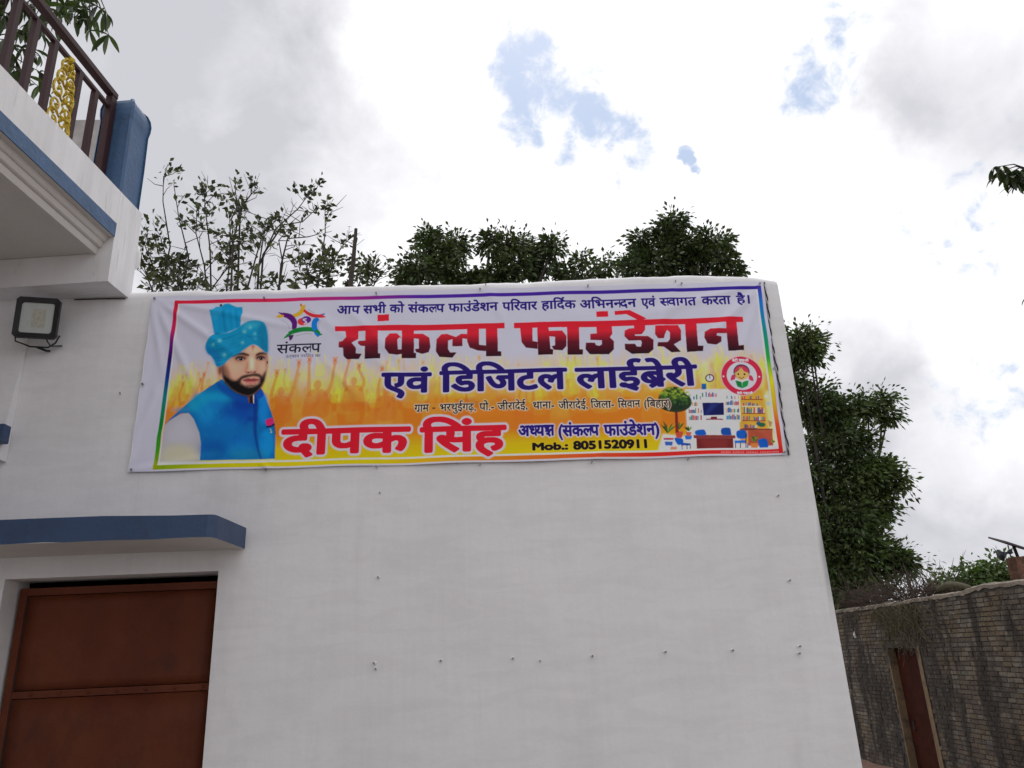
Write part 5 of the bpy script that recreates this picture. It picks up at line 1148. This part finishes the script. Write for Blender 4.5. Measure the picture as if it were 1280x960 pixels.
TL_ = [(5, 20, 0, 12), (25, 8, .2, 10), (12, 50, 0, 10), (20, 75, .3, 9), (34, 95, .2, 7), (48, 108, 0, 5), (8, 95, .3, 7), (45, 20, 0, 9), (62, 10, .2, 9), (80, 8, 0, 9), (92, 22, .1, 7), (104, 12, 0, 9), (116, 20, .2, 7), (122, 8, .1, 7), (134, 18, 0, 5), (112, 38, 0, 4), (136, 44, 0, 4), (70, 30, .2, 6), (30, 40, .1, 9), (55, 45, .3, 6), (50, 70, .2, 4), (40, 5, .3, 9), (2, 70, .3, 8), (100, 0, .3, 8), (15, 32, .4, 9), (28, 60, .4, 8), (38, 30, .5, 8), (58, 20, .4, 8), (10, 62, .6, 9), (22, 88, .6, 7), (50, 90, .5, 6), (44, 62, .5, 6), (72, 14, .5, 8), (88, 10, .5, 8)]
spray_tree('overhanging_tree', 'drooping narrow leaved tree seen through and above the balcony railing', (-4.4, 8.6, -.5), [(-70, 200, 8.), (-30, 60, 7.4), (10, -20, 7.2), (70, -30, 7.2), (110, -20, 7.2)], TL_, 7.2, .27, 51, 296, 1.)
TR_ = [(1243, 209, 0, 9), (1250, 214, .1, 10), (1258, 218, 0, 10), (1266, 222, 0, 12), (1275, 215, 0, 12), (1283, 210, .1, 12), (1272, 230, 0, 10), (1285, 228, 0, 12), (1287, 368, 0, 6), (1300, 225, .1, 12), (1295, 240, 0, 10)]
spray_tree('overhanging_tree', 'leafy branch tip hanging in at the right edge of the sky', (7.4, 8.4, -.3), [(1560, 420, 8.2), (1420, 260, 8.), (1330, 220, 8.), (1295, 215, 8.)], TR_, 8., .235, 52, 170, 1.25)

# ---------------------------------------------------------------- brick pillar, solar panel and horn speaker behind the wall
YP = 17.5
c0, c1 = onY(1263, 697, YP), onY(1279.5, 697, YP); pw = (c1[0] - c0[0]); pc = c0[0] + .18; ztp = c0[2]
m_rb = material('red_brick', (.20, .092, .055), .9, .25, 5, col2=(.14, .07, .045), isl=.2, bump=.5, bscale=25)
pil = thing('brick_pillar', 'red brick pillar behind the wall holding the solar panel', 'pillar', (pc, YP, -.7))
hw = .18; q = MB(); q.box(pc - hw + .008, YP - hw + .008, -.8, pc + hw - .008, YP + hw - .008, ztp); q.build('mortar_core', m_cap, pil)
r3 = random.Random(2); cnt = 0; z = ztp - .004; q = MB()
while z > -.7:
    rown = int((ztp - z) / .075)
    for sd_ in range(4):
        for k in range(2):
            a0, a1 = (-hw, .0) if k == 0 else (.0, hw)
            if rown % 2: a0, a1 = (a0, -.06) if k == 0 else (-.06, a1)
            tgt = MB() if cnt < 120 else q
            g_ = .004; d0, d1 = -hw + .0 - r3.uniform(0, .004), -hw + .03
            rot = lambda x, y, zz: [(pc + x, YP + y, zz), (pc - y, YP + x, zz), (pc - x, YP - y, zz), (pc + y, YP - x, zz)][sd_]
            tgt.box(a0 + g_ + (.03 if k == 0 else 0), d0, z - .069, a1 - g_, d1, z, fr=rot)
            if cnt < 120: tgt.build('brick', m_rb, pil)
            cnt += 1
    z -= .075
if q.v: tag(q.build('brick_courses', m_rb, pil), kind='stuff')
m_sol = material('solar_cells', (.03, .035, .075), .2, .1, 20, spec=.6); m_alu = material('panel_frame', (.14, .11, .12), .45, .15, 10, metal=.5); m_horn = material('horn_grey', (.04, .045, .06), .5, .1, 8)
sp = thing('solar_panel', 'tilted solar panel on a short post above the brick pillar', 'solar panel', (pc, YP, ztp))
q = MB(); q.tube([(pc, YP, ztp - .02), (pc - .04, YP, ztp + .28)], .035, 8); q.build('post', m_rail, sp)
a_, b_ = onY(1246, 674.5, YP), onY(1287, 688, YP); ax = Vector(tuple(b_ - a_)); Lp = ax.length; ax.normalize(); ay = Vector((.0, .93, .30)).normalized(); az_ = ax.cross(ay).normalized(); cp = Vector(tuple((a_ + b_) / 2))
pf = lambda x, y, z: tuple(cp + ax * x + ay * y + az_ * z)
q = MB(); w2, h2 = Lp / 2, .30
for x0, x1, y0, y1 in ((-w2, w2, -h2, -h2 + .03), (-w2, w2, h2 - .03, h2), (-w2, -w2 + .03, -h2 + .03, h2 - .03), (w2 - .03, w2, -h2 + .03, h2 - .03), (-w2 + .03, w2 - .03, -.012, .012)): q.box(x0, y0, -.02, x1, y1, .02, fr=pf)
q.build('frame', m_alu, sp)
for i in range(4): q = MB(); xa = -w2 + .032 + i * (2 * w2 - .064) / 4; q.box(xa + .003, -h2 + .032, .0, xa + (2 * w2 - .064) / 4 - .003, h2 - .032, .012, fr=pf); q.build('cell_panel', m_sol, sp)
hs = thing('horn_speaker', 'small grey horn loudspeaker on the pillar left of the solar panel post', 'loudspeaker', (pc - .2, YP, ztp))
h0, h1 = onY(1250.5, 694, YP - .1), onY(1261, 690.5, YP - .1); hv = (h1 - h0); L_ = [(0, .135), (.02, .12), (.3, .065), (.7, .03), (1, .022)]
q = MB(); q.tube([h0 + hv * u for u, _ in L_], [r for _, r in L_], 14); q.build('horn', m_horn, hs, smooth=True)
q = MB(); q.tube([h1, h1 + hv * .28], [.05, .05], 10); q.build('driver', m_horn, hs, smooth=True)
q = MB(); q.tube([h1 + hv * .1 + np.array([0, 0, .16]), h1 + hv * .1, (pc - .2, YP - .05, ztp)], .014, 6); q.build('bracket', m_alu, hs)
